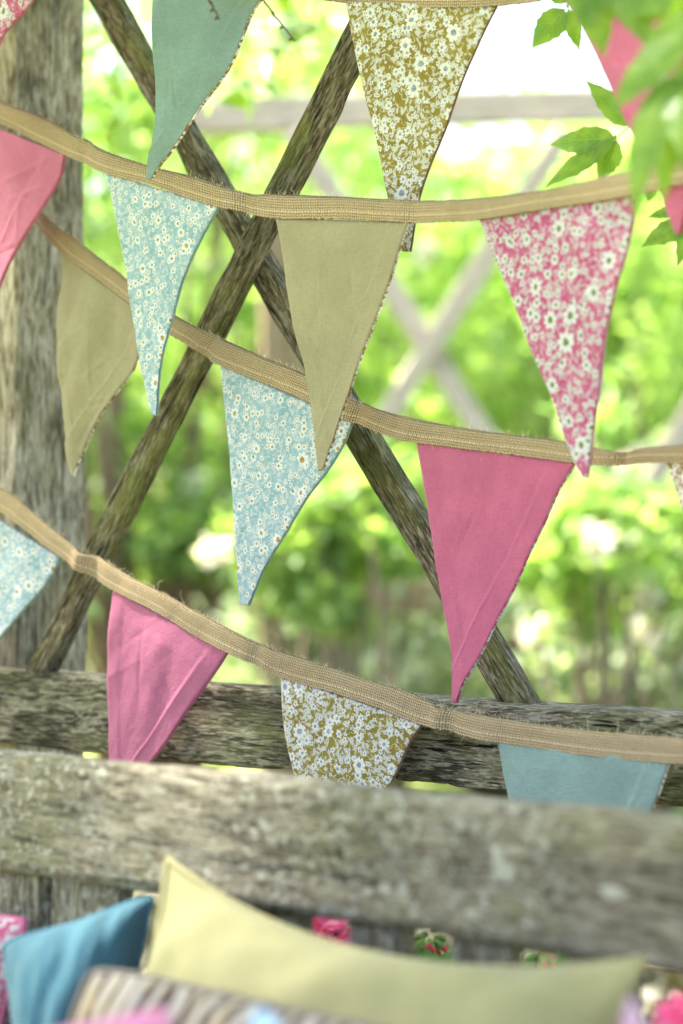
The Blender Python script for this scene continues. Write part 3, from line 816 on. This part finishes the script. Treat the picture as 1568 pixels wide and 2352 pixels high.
tl, tr = at(385, 1972, 1.83), at(1480, 2203, 1.515)
cushion('cushion', 'long pale lime cushion with a pointed corner leaning on the bench back', tl, tr, drop(tr, .15, .45), drop(tl, .20, .45), 0.062, M['lime_cush'], 0.17, 1, ear=True)
tl, tr = at(-4, 2150, 1.90), at(362, 2034, 1.895)
cushion('cushion', 'petrol blue cushion left of the pale lime one', tl, tr, drop(tr, .12, .45), drop(tl, .02, .45) + BD3 * 0.12, 0.10, M['blue_cush'], 0.05, 2)
tl, tr = at(-420, 2040, 2.18), at(78, 2090, 1.965)
cushion('cushion', 'pink floral cushion at the left edge behind the petrol blue one', tl, tr, drop(tr, .10, .45), drop(tl, .10, .45), 0.06, M['blossom'], 0.08, 3)
tl, tr = at(196, 2196, 1.69), at(1060, 2388, 1.42)
cushion('cushion', 'brown and white striped frilled cushion in front of the lime one', tl, tr, drop(tr, .13, .45), drop(tl, .12, .45), 0.030, M['stripes'], 0.03, 4, 0.003)
tl, tr = at(-560, 2400, 1.50), at(418, 2278, 1.36)
cushion('cushion', 'soft pink cushion cut by the bottom edge at left', tl, tr, drop(tr, .08, .45), drop(tl, .08, .45), 0.06, M['pink_cush'], 0.10, 5)
tl, tr = at(600, 2272, 1.29), at(1000, 2600, 1.10)
cushion('cushion', 'light blue cushion showing one corner at the bottom edge', tl, tr, drop(tr, .02, .45), drop(tl, .03, .45) - BD3 * 0.14, 0.05, M['sky_cush'], 0.10, 6)
tl, tr = at(1450, 2256, 1.36), at(1540, 2330, 1.18)
cushion('cushion', 'lilac cushion corner right of the pale lime one', tl, tr, drop(tr, .05, .45), drop(tl, .06, .45) - BD3 * 0.03, 0.018, M['lilac'], 0.10, 7)

# ------------------------------------------------------------------ leaves of the climbing vine, upper right
def leaf(parent, base, tip, width, facing, droop=0.1, mat='vine', seed=0, fold=0.22):
    base, tip = Vector(base), Vector(tip)
    ax = tip - base; L = ax.length; ax.normalize()
    nr = (Vector(facing) - ax * Vector(facing).dot(ax)).normalized()
    sd = ax.cross(nr)
    nt, ns = 17, 7
    V, uv = [], []
    rg = random.Random(seed)
    ph = rg.uniform(0, 6)
    for j in range(nt):
        t = j / (nt - 1)
        hw = width / 2 * (math.sin(math.pi * min(1, t ** 0.78)) ** 0.95) * (1 - 0.25 * t) * 1.15 + 0.0004
        if t > 0.85: hw *= 0.85
        hw *= 1 + 0.07 * math.sin(t * 34 + ph)
        c = base + ax * (L * t) + nr * (droop * L * 4 * t * (1 - t) - 0.25 * droop * L * t)
        for i in range(ns):
            s = -1 + 2 * i / (ns - 1)
            V.append(c + sd * (hw * s) + nr * (-fold * hw * abs(s) + 0.06 * hw * math.sin(t * 20 + ph + s) * abs(s)))
            uv.append((s, t))
    return mesh_obj('leaf', V, grid_faces(ns, nt), M[mat], parent, np.array(uv))

def vine(label, stempts, rad, leaves, seed, face):
    v0 = Vector(stempts[0])
    root = thing('climbing_vine', v0, label, 'vine', 'vine shoots hanging at the upper right')
    q = cat_rom([tuple(p) for p in stempts], 24)
    rr = list(np.linspace(rad, rad * 0.4, 24))
    v, f = tube([Vector(p) for p in q], rr, 6)
    mesh_obj('stem', v, f, M['stem'], root)
    for k, (b, t, w, dr) in enumerate(leaves):
        lf = leaf(root, b, t, w, Vector(face) + Vector((random.uniform(-.5, .5), 0, random.uniform(-.3, .5))), dr, 'vine', seed * 50 + k)
        # short stalk joining the leaf to the stem
        near = min((Vector(p) for p in q), key=lambda p: (p - Vector(b)).length)
        mid = (near + Vector(b)) / 2 + Vector((0, 0, 0.004))
        v, f = tube([near, mid, Vector(b), Vector(b) + (Vector(t) - Vector(b)) * 0.9], [0.0009, 0.0008, 0.0007, 0.0003], 5)
        mesh_obj('leaf_stalk', v, f, M['stem'], lf)
    return root

Yn = 2.20
def A(x, y, Y=Yn): return at(x, y, Y)
vine('vine shoot with two sharp pointed leaves against the white sky',
     [A(1330, -140), A(1312, -60), A(1304, 5), A(1302, 18)], 0.0014,
     [(A(1296, 20), A(1221, 110), .025, .08), (A(1304, 22), A(1331, 116, Yn + .02), .015, .05), (A(1300, 6), A(1262, -40), .018, .05), (A(1308, -40), A(1380, -20), .02, .05)], 1, (0.1, -1, 0.25))
vine('vine shoot with serrated leaves just above the end of the burlap tape',
     [A(1570, 170), A(1500, 240), A(1450, 285), A(1412, 320)], 0.0013,
     [(A(1446, 288), A(1345, 184), .020, .06), (A(1412, 319), A(1262, 331, Yn + .04), .026, .07), (A(1410, 322), A(1249, 430, Yn + .03), .026, .06), (A(1416, 322), A(1372, 418, Yn + .02), .024, .05)], 2, (0.0, -1, 0.5))
vine('vine shoot with small leaves beside the dark rose pennant tip',
     [A(1660, 400), A(1620, 450), A(1585, 490)], 0.0013,
     [(A(1580, 505), A(1473, 566), .025, .06), (A(1560, 480), A(1488, 498), .011, .04), (A(1500, 425), A(1487, 462), .012, .03), (A(1600, 480), A(1556, 610), .022, .04)], 3, (0.1, -1, 0.5))
Yc = 1.66
def Nn(x, y, Y=Yc): return at(x, y, Y)
near_vine = vine('out-of-focus bright green vine leaves hanging closest to the lens',
     [Nn(1640, -160), Nn(1600, -40), Nn(1575, 60), Nn(1550, 140), Nn(1545, 200)], 0.0018,
     [(Nn(1580, 70), Nn(1398, 262), .027, .10), (Nn(1536, 170), Nn(1450, 492, 1.64), .026, .10), (Nn(1560, 170), Nn(1520, 470, 1.68), .024, .08), (Nn(1580, 130), Nn(1590, 440), .030, .06),
      (Nn(1590, -20), Nn(1548, 150, 1.72), .026, .06), (Nn(1590, 30), Nn(1452, 150, 1.70), .022, .06), (Nn(1545, 190), Nn(1452, 330, 1.74), .024, .05), (Nn(1570, 180), Nn(1562, 360, 1.62), .026, .08)], 4, (-0.2, -1, 0.4))
vine('blurred vine leaves fringing the top right of the picture',
     [Nn(1700, -120, 1.75), Nn(1560, -70, 1.75), Nn(1440, -50, 1.75), Nn(1340, -40, 1.75)], 0.0018,
     [(Nn(1345, -35, 1.75), Nn(1388, 128, 1.75), .026, .08), (Nn(1318, -40, 1.75), Nn(1358, 70, 1.75), .022, .08), (Nn(1430, -45, 1.75), Nn(1490, 108, 1.73), .026, .08), (Nn(1400, -50, 1.75), Nn(1350, 80, 1.77), .022, .08),
      (Nn(1490, -60, 1.75), Nn(1545, 70, 1.75), .030, .08), (Nn(1560, -65, 1.75), Nn(1440, 42, 1.71), .030, .08), (Nn(1380, -50, 1.75), Nn(1440, 55, 1.75), .026, .08), (Nn(1540, -60, 1.75), Nn(1600, 95, 1.75), .03, .08), (Nn(1480, -70, 1.75), Nn(1400, 25, 1.75), .03, .08)], 5, (0.0, -1, 0.5))
def spray(label, cx, cy, Y, n, sx, sy, size, seed):
    rg = random.Random(seed)
    lv = []
    for k in range(n):
        bx, by = cx + rg.gauss(0, sx), cy + rg.gauss(0, sy)
        th = rg.uniform(-0.2, 1.2) * math.pi
        L = size * rg.uniform(.7, 1.2)
        lv.append((at(bx, by, Y + rg.uniform(-.15, .15)), at(bx + math.cos(th) * L, by + abs(math.sin(th)) * L, Y + rg.uniform(-.15, .15)), L * 0.42 / F * Y, .08))
    vine(label, [at(cx + 60, -190, Y), at(cx + 30, (cy - 190) / 2, Y), at(cx, cy, Y), at(cx - 15, cy + sy, Y)], 0.003, lv, seed, (rg.uniform(-.4, .4), -1, .6))
spray('soft green vine spray between the post and the left brace', 262, 150, 3.7, 13, 34, 85, 90, 61)
spray('pale green vine spray right of the plain teal pennant', 545, 150, 3.9, 14, 45, 60, 95, 62)
spray('bright vine spray at the top between the teal and gold pennants', 720, 30, 3.8, 10, 50, 45, 90, 63)

# dry twigs hanging from above
def twig(label, pts, r):
    root = thing('dry_twig', Vector(pts[0]), label, 'twig', 'dry twigs hanging at the top')
    q = cat_rom([tuple(p) for p in pts], 18)
    w = [Vector(p) + Vector((random.gauss(0, .0003), random.gauss(0, .0003), random.gauss(0, .0002))) for p in q]
    v, f = tube(w, list(np.linspace(r, r * 0.35, 18)), 5)
    mesh_obj('stem', v, f, M['twig'], root)
    parts = []
    for k in (5, 9, 13, 16):
        s = Vector((random.choice((-1, 1)) * 0.003, -0.001, -0.0025))
        parts.append(tube([w[k], w[k] + s * .6, w[k] + s], [r * .55, r * .8, r * .2], 5))
    v, f = merge(parts)
    mesh_obj('bud', v, f, M['twig'], root)
twig('reddish dry twig hanging over the plain teal pennant', [at(455, -110, 2.12), at(470, -40, 2.12), at(480, 0, 2.12), at(491, 19, 2.12), at(503, 45, 2.12)], 0.0016)
twig('thin reddish twig right of the plain teal pennant', [at(560, -100, 2.16), at(590, -30, 2.16), at(606, 2, 2.16), at(640, 48, 2.16), at(678, 95, 2.16)], 0.0017)

# ------------------------------------------------------------------ geraniums behind and beside the bench
M['petal'] = mat_simple('geranium petal', (0.82, 0.15, 0.32), 0.15, 90, 0.6, 0.45)
M['petal_pale'] = mat_simple('pale geranium petal', (0.88, 0.36, 0.50), 0.2, 90, 0.6, 0.35)
M['bud'] = mat_simple('geranium bud', (0.12, 0.20, 0.05), 0.3, 200, 0.7, 0.2)
M['budred'] = mat_simple('geranium bud tip', (0.50, 0.03, 0.07), 0.2, 200, 0.6, 0.2)
M['clay'] = mat_simple('terracotta', (0.42, 0.20, 0.11), 0.2, 20, 0.85)
def lathe(profile, loc, sides=28):
    V, Fc = [], []
    for (r, z) in profile:
        for k in range(sides):
            a = 2 * math.pi * k / sides
            V.append(Vector((r * math.cos(a), r * math.sin(a), z)) + Vector(loc))
    for i in range(len(profile) - 1):
        for k in range(sides):
            k2 = (k + 1) % sides
            Fc.append((i*sides + k, i*sides + k2, (i+1)*sides + k2, (i+1)*sides + k))
    Fc.append(tuple(range(sides))[::-1]); Fc.append(tuple((len(profile)-1)*sides + k for k in range(sides)))
    return V, Fc
def petal_mesh(c, ax, nr, L, W):
    sd = ax.cross(nr).normalized(); V = []
    for j in range(5):
        t = j / 4
        hw = W / 2 * (0.18 + 0.95 * math.sin(math.pi * min(1, t * 0.80 + 0.05)))
        if j == 4: hw *= 0.75
        for i in range(5):
            s = -1 + i / 2
            V.append(c + ax * (L * (t - (0.12 * s * s if j == 4 else 0))) + sd * (hw * s) + nr * (L * (0.25 * t * t - 0.1 * s * s)))
    return V, grid_faces(5, 5)
def umbel(parent, c, R, n, rg, toward, heads=True):
    st = []
    for k in range(n):
        d = Vector((rg.gauss(0, 1), rg.gauss(0, 1), rg.gauss(0.35, 0.8))).normalized()
        if d.dot(toward) < -0.5: d = -d
        p = c + d * R
        st.append(tube([c - Vector((0, 0, R * .4)), c + d * R * .5, p], [0.0009] * 3, 4))
        a = d.orthogonal().normalized(); b = d.cross(a)
        ps = []
        a0 = rg.uniform(0, 6)
        for q in range(5):
            th = a0 + q * 2 * math.pi / 5
            ax = (a * math.cos(th) + b * math.sin(th)) * 0.92 + d * 0.35
            ps.append(petal_mesh(p, ax.normalized(), d, R * 0.62, R * 0.56))
        v, f = merge(ps)
        fl = mesh_obj('flower', v, f, M['petal' if rg.random() < 0.75 or R < 0.025 else 'petal_pale'], parent)
        v, f = lathe([(0.0003, 0), (0.0016, 0.001), (0.0012, 0.003), (0.0002, 0.004)], p, 8)
        mesh_obj('flower_centre', v, f, M['bud'], fl)
    v, f = merge(st)
    mesh_obj('flower_stalks', v, f, M['stem'], parent)
def bud_cluster(parent, c, R, rg, n=13):
    for k in range(n):
        d = Vector((rg.gauss(0, 1), rg.gauss(0, 1), rg.uniform(-1.2, 0.3))).normalized()
        p = c + d * R * 0.35
        e = c + d * R + Vector((0, 0, -R * 0.35))
        v, f = tube([p, p * .7 + e * .3, p * .4 + e * .6, p * .15 + e * .85, e], [0.0010, 0.0022, 0.0030, 0.0022, 0.0004], 7)
        b = mesh_obj('bud', v, f, M['bud'], parent)
        if rg.random() < 0.6: continue
        t0 = p * .15 + e * .85
        v, f = tube([t0 * .5 + (p * .4 + e * .6) * .5, t0, e + (e - p) * .12], [0.0026, 0.0025, 0.0008], 7)
        mesh_obj('bud_tip', v, f, M['budred'], b)
def round_leaf(parent, c, r, nr, rg):
    nr = nr.normalized(); a = nr.orthogonal().normalized(); b = nr.cross(a)
    V = [c]; Fc = []; K = 28
    for ring in (0.5, 1.0):
        for k in range(K):
            th = 2 * math.pi * k / K
            rr = r * ring * (1 + 0.10 * math.cos(7 * th)) * (0.45 if abs(th - math.pi) < 0.12 and ring == 1 else 1)
            V.append(c + (a * math.cos(th) + b * math.sin(th)) * rr + nr * (r * 0.18 * ring * ring + r * 0.05 * math.sin(7 * th) * ring))
    for k in range(K):
        k2 = (k + 1) % K
        Fc.append((0, 1 + k, 1 + k2)); Fc.append((1 + k, 1 + K + k, 1 + K + k2, 1 + k2))
    return mesh_obj('leaf', V, Fc, M['gleaf'], parent)
M['gleaf'] = mat_simple('geranium leaf', (0.09, 0.17, 0.04), 0.25, 40, 0.6, 0.3)
def geranium(label, foot, heads, buds, seed, pot_h=0.24):
    rg = random.Random(seed)
    foot = Vector(foot)
    root = thing('potted_geranium', foot, label, 'geranium', 'potted geraniums round the bench')
    v, f = lathe([(0.075, 0), (0.08, 0.01), (0.105, pot_h - .05), (0.118, pot_h - .05), (0.122, pot_h), (0.108, pot_h), (0.10, pot_h - .03)], foot)
    mesh_obj('pot', v, f, M['clay'], root, smooth=False)
    top = foot + Vector((0, 0, pot_h - 0.03))
    for c in heads + buds:
        c = Vector(c)
        s = top + Vector((rg.uniform(-.04, .04), rg.uniform(-.04, .04), 0))
        m1 = Vector((s.x * .35 + c.x * .65, s.y * .35 + c.y * .65, s.z * .55 + c.z * .45))
        m2 = Vector((c.x, c.y, c.z - 0.05))
        q = cat_rom([tuple(s), tuple(m1), tuple(m2), tuple(c)], 14)
        v, f = tube([Vector(p) for p in q], list(np.linspace(0.004, 0.0019, 14)), 7)
        mesh_obj('stem', v, f, M['stem'], root)
    for c in heads: umbel(root, Vector(c), 0.030 if seed != 7 else 0.020, 18, rg, Vector((0, -1, 0)))
    for c in buds: bud_cluster(root, Vector(c), 0.016, rg)
    for k in range(16):
        d = Vector((rg.gauss(0, .08), rg.gauss(0, .08), rg.uniform(0.02, 0.16)))
        lf = round_leaf(root, top + d, rg.uniform(.025, .045), Vector((rg.gauss(0, .5), rg.gauss(-.3, .5), 1)), rg)
        v, f = tube([top, top + d * 0.6 - Vector((0, 0, .01)), top + d], [0.0018] * 3, 5)
        mesh_obj('leaf_stalk', v, f, M['stem'], lf)
    for c in heads + buds:
        for k in range(5):
            p = Vector(c) + Vector((rg.uniform(-.05, .05), rg.uniform(.02, .07), rg.uniform(-.09, -.015)))
            lf = round_leaf(root, p, rg.uniform(.016, .028), Vector((rg.gauss(0, .5), rg.gauss(-.7, .4), 1)), rg)
            v, f = tube([Vector((c[0], c[1], c[2] - .14)), (p + Vector((c[0], c[1], c[2] - .14))) / 2 - Vector((0, 0, .01)), p], [0.0016] * 3, 5)
            mesh_obj('leaf_stalk', v, f, M['stem'], lf)
    return root
c1 = at(772, 2128, 2.16); c2 = at(985, 2150, 2.12); c3 = at(1235, 2195, 2.02)
geranium('pink geranium showing through the gap under the bench board', (c1.x + .07, c1.y + .02, 0), [c1], [c2], 5)
geranium('budding geranium on bent stem behind the bench near its right end', (c3.x + .03, c3.y + .06, 0), [], [c3], 6)
c4 = at(1590, 2378, 1.52)
geranium('bright pink geranium bloom blurred in the bottom right corner', (c4.x + .05, c4.y + .10, 0), [c4, c4 + Vector((.06, .03, -.02))], [], 7, 0.34)

# ------------------------------------------------------------------ background: second trellis, shrubs, trees
far = thing('trellis_fence', Vector(((900 - CX) / F * 7.0, 7.0, 0)), 'pale blurred trellis with crossed braces and beam standing farther back in the garden', 'fence')
YF = 7.0
def fp(x, y, d=0.0): return at(x, y, YF + d)
FN = Vector((0.12, -1, 0)).normalized()
plank('rail', far, fp(560, 1372), fp(1800, 1372), .092, .06, FN, M['fardark'], 71, seg=.04)
plank('beam', far, fp(420, 275), fp(1900, 222), .095, .08, FN, M['farwood'], 72, seg=.03, rough=.006)
def vertical(px, z1, mat, seed, w=0.12):
    p = fp(px, 1175, .06)
    plank('post', far, Vector((p.x, p.y, 0)), Vector((p.x, p.y, z1)), w, w, FN, M[mat], seed, seg=.04)
vertical(645, 1.95, 'fardark', 73); vertical(1350, 1.9, 'farwood', 74, .06)
plank('brace', far, fp(672, 300, -.03), fp(1338, 1360, -.03), .062, .045, FN, M['farwood'], 75, seg=.03)
plank('brace', far, fp(1300, 300, -.06), fp(634, 1360, -.06), .062, .045, FN, M['farwood'], 76, seg=.03)
plank('brace', far, fp(1960, 300, -.03), fp(1352, 1360, -.03), .062, .045, FN, M['farwood'], 77, seg=.03)

def foliage(rng, clumps, per, size, aspect=0.55):
    P = []
    for (c, r) in clumps:
        q = rng.normal(size=(per, 3)); q /= np.linalg.norm(q, axis=1, keepdims=True)
        P.append(np.array(c) + q * (rng.random((per, 1)) ** 0.45) * np.array(r))
    P = np.concatenate(P); n = len(P)
    a = rng.normal(size=(n, 3)); a[:, 2] -= 0.4; a /= np.linalg.norm(a, axis=1, keepdims=True)
    b = rng.normal(size=(n, 3)); b[:, 2] *= 0.5
    b -= a * (a * b).sum(1, keepdims=True); b /= np.linalg.norm(b, axis=1, keepdims=True)
    nn = np.cross(a, b)
    L = size * rng.uniform(0.6, 1.3, (n, 1)); W = L * aspect
    V = np.stack([P, P + a*L*.3 + b*W*.42, P + a*L*.68 + b*W*.36, P + a*L - nn*L*.12, P + a*L*.68 - b*W*.36, P + a*L*.3 - b*W*.42], axis=1).reshape(-1, 3)
    idx = np.arange(n)[:, None] * 6 + np.arange(6)[None, :]
    return V, idx.tolist()

rng = np.random.default_rng(55)
cl = [((rng.uniform(-2.6, 1.0), rng.uniform(0.9, 3.7), rng.uniform(2.42, 2.75)), (.30, .30, .13)) for k in range(150)]
V, Fc = foliage(rng, cl, 120, .09)
mesh_obj('added_shade_foliage', V, Fc, M['mid'], near_vine, smooth=False)  # unseen leaf canopy, added overhead to keep sun off bench and bunting

def bush(name, label, cat, px, py, Y, rx, rz, mat, n_clump, per, leaf_size, seed, ry=None, clump=0.35, group=None, bloom=0, trunk=True):
    """shrub or tree whose crown is centred on (px, py) at distance Y; rx, rz crown radii in metres"""
    rng = np.random.default_rng(seed)
    c = at(px, py, Y); ry = ry or rx
    root = thing(name, Vector((c.x, c.y, 0)), label, cat, group)
    cl = []
    for k in range(n_clump):
        q = rng.normal(size=3); q /= np.linalg.norm(q)
        q *= rng.random() ** 0.4
        p = np.array(c) + q * np.array([rx, ry, rz])
        p[2] = max(p[2], 0.08)
        s = rng.uniform(0.6, 1.3) * clump
        cl.append((p, (s * min(rx, 1), s * min(ry, 1), s * min(rz, 1) * 0.8)))
    V, Fc = foliage(rng, cl, per, leaf_size)
    mesh_obj('crown', V, Fc, M[mat], root, smooth=False)
    parts = []
    for k in range(min(n_clump, 14)):
        e = Vector(cl[k][0]); f0 = Vector((c.x, c.y, 0))
        m = f0.lerp(e, 0.5) + Vector((rng.normal() * .06, rng.normal() * .06, 0.05))
        r = 0.012 + 0.012 * rz
        parts.append(tube([f0 + Vector((rng.normal() * .03, rng.normal() * .03, 0)), m, e], [r, r * .6, r * .2], 6))
    v, f = merge(parts)
    mesh_obj('trunk', v, f, M['bark'], root)
    if bloom:
        B = []
        for k in range(bloom):  # white blooms, many added as bright highlights among the blurred leaves
            p, s = cl[rng.integers(len(cl))]
            o = p + rng.normal(size=3) * np.array(s) * 0.9; o[1] = p[1] - abs(s[1]) * 0.9
            vb, fb = foliage(rng, [(o, (.03, .03, .03))], 28, 0.042, 0.9)
            mesh_obj('blossom', vb, fb, M['white'], root, smooth=False)
    return root

GB = 'shrubs and trees of the background'
bush('garden_tree', 'lime-green backlit tree filling the upper left behind the crossing braces', 'tree', 330, 170, 8.06, 1.37, 1.37, 'lime', 57, 112, .075, 101, 0.7, .30, GB, 8)
bush('garden_tree', 'airy bright tree at top centre with sky showing through', 'tree', 690, 90, 9.62, 0.85, 1.04, 'lime', 25, 87, .07, 102, 0.6, .30, GB)
bush('garden_shrub', 'mid-green shrub behind the braces left of centre', 'shrub', 430, 720, 8.58, 0.98, 0.91, 'mid', 27, 100, .07, 103, 0.6, .34, GB, 4)
bush('garden_shrub', 'bright green shrub behind the pale crossed braces', 'shrub', 1120, 720, 9.10, 0.78, 0.65, 'lime', 30, 125, .07, 104, 0.6, .34, GB, 8)
bush('garden_shrub', 'yellow-green shrub at the right edge behind the pink floral pennant', 'shrub', 1480, 680, 8.58, 0.65, 0.72, 'lime', 32, 125, .07, 105, 0.5, .34, GB, 2)
bush('garden_shrub', 'deep green shrub behind the rose pennant in the middle', 'shrub', 1020, 950, 9.88, 1.10, 0.59, 'mid', 20, 87, .08, 106, 0.6, .34, GB, 8)
bush('garden_shrub', 'dark-leaved shrub low at the left behind the lowest bunting', 'shrub', 380, 1210, 8.32, 0.72, 0.42, 'dark', 20, 87, .07, 107, 0.5, .34, GB, 3)
bush('garden_shrub', 'fresh green shrub low at the left beside the post', 'shrub', 260, 1020, 9.62, 0.72, 0.78, 'lime', 25, 112, .07, 108, 0.5, .34, GB, 8)
bush('garden_shrub', 'green shrub in the middle behind the turquoise daisy pennant', 'shrub', 760, 1190, 8.97, 0.59, 0.55, 'mid', 27, 112, .07, 109, 0.5, .34, GB, 8)
bush('garden_shrub', 'silvery pale shrub just above the fence rail at centre', 'shrub', 880, 1500, 7.28, 0.55, 0.22, 'silver', 30, 100, .06, 110, 0.4, .40, GB, 3)
bush('garden_shrub', 'pale variegated shrub above the rail at right', 'shrub', 1400, 1520, 7.02, 0.49, 0.22, 'silver', 20, 100, .06, 111, 0.4, .40, GB, 3)
bush('garden_shrub', 'grey-leaved shrub at right below the end of the third bunting', 'shrub', 1440, 1280, 7.67, 0.44, 0.39, 'silver', 17, 87, .07, 112, 0.4, .36, GB, 5)
bush('garden_shrub', 'mid-green shrub at the right edge behind the grey-leaved one', 'shrub', 1400, 1180, 9.36, 0.72, 0.65, 'mid', 32, 112, .07, 113, 0.5, .34, GB, 8)
bush('garden_shrub', 'lime shrub low at right above the rail', 'shrub', 1330, 1560, 8.58, 0.55, 0.29, 'lime', 22, 100, .06, 114, 0.4, .36, GB, 5)
bush('garden_tree', 'tall green tree far behind at left', 'tree', 250, 420, 16, 2.6, 2.6, 'lime', 55, 87, .17, 115, 1.6, .45, GB)
bush('garden_tree', 'broad green tree far behind at centre right', 'tree', 1150, 840, 19, 2.6, 1.5, 'lime', 45, 87, .18, 116, 1.6, .5, GB)
bush('garden_tree', 'light green tree far behind at right', 'tree', 1650, 560, 17, 1.5, 1.5, 'lime', 45, 112, .17, 117, 1.4, .45, GB)

bush('garden_shrub', 'pale silvery tree glimpsed between the crossing braces', 'shrub', 640, 740, 10.5, .60, .75, 'silver', 26, 70, .09, 118, 0.5, .34, GB)
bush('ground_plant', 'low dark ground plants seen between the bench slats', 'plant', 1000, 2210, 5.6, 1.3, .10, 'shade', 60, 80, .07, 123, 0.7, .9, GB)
bush('garden_shrub', 'dark shrub behind the crossing of the pale far braces', 'shrub', 1190, 860, 9.6, .34, .26, 'dark', 14, 90, .08, 119, 0.4, .40, GB)
bush('garden_shrub', 'dry brownish shrub at right beyond the rose pennant', 'shrub', 1400, 1330, 8.0, .50, .22, 'dry', 16, 60, .08, 120, 0.4, .40, GB)
bush('garden_shrub', 'dark low shrub behind the tip of the turquoise daisy pennant', 'shrub', 720, 1290, 8.6, .42, .22, 'dark', 16, 90, .08, 121, 0.4, .40, GB)
bush('garden_shrub', 'yellow-green shrub high at right under the vine leaves', 'shrub', 1350, 560, 10.5, .60, .35, 'lime', 18, 90, .09, 122, 0.5, .36, GB, 6)

bush('garden_shrub', 'leafy shrub hiding the foot of the far trellis at centre', 'shrub', 770, 1215, 6.3, .26, .24, 'mid', 20, 80, .06, 124, 0.25, .36, GB, 3)
bush('garden_shrub', 'lime shrub hiding the foot of the far trellis at right', 'shrub', 1390, 1190, 6.3, .34, .27, 'lime', 22, 80, .06, 125, 0.25, .36, GB, 3)

# far hedge closing the garden
rng = np.random.default_rng(200)
hr = thing('garden_hedge', Vector((0, 24, 0)), 'long green hedge closing the garden far behind the trellis', 'hedge')
cl = [((rng.uniform(-9, 9), 24 + rng.uniform(-.6, .6), rng.uniform(.15, 2.0)), (.55, .5, .45)) for k in range(200)]
V, Fc = foliage(rng, cl, 60, .2)
mesh_obj('foliage', V, Fc, M['lime'], hr, smooth=False)
v, f = merge([tube([Vector((x, 24, 0)), Vector((x + .05, 24, 1.0)), Vector((x - .05, 24.1, 1.8))], [.05, .04, .02], 6) for x in np.arange(-9, 9.1, 1.5)])
mesh_obj('stems', v, f, M['bark'], hr)
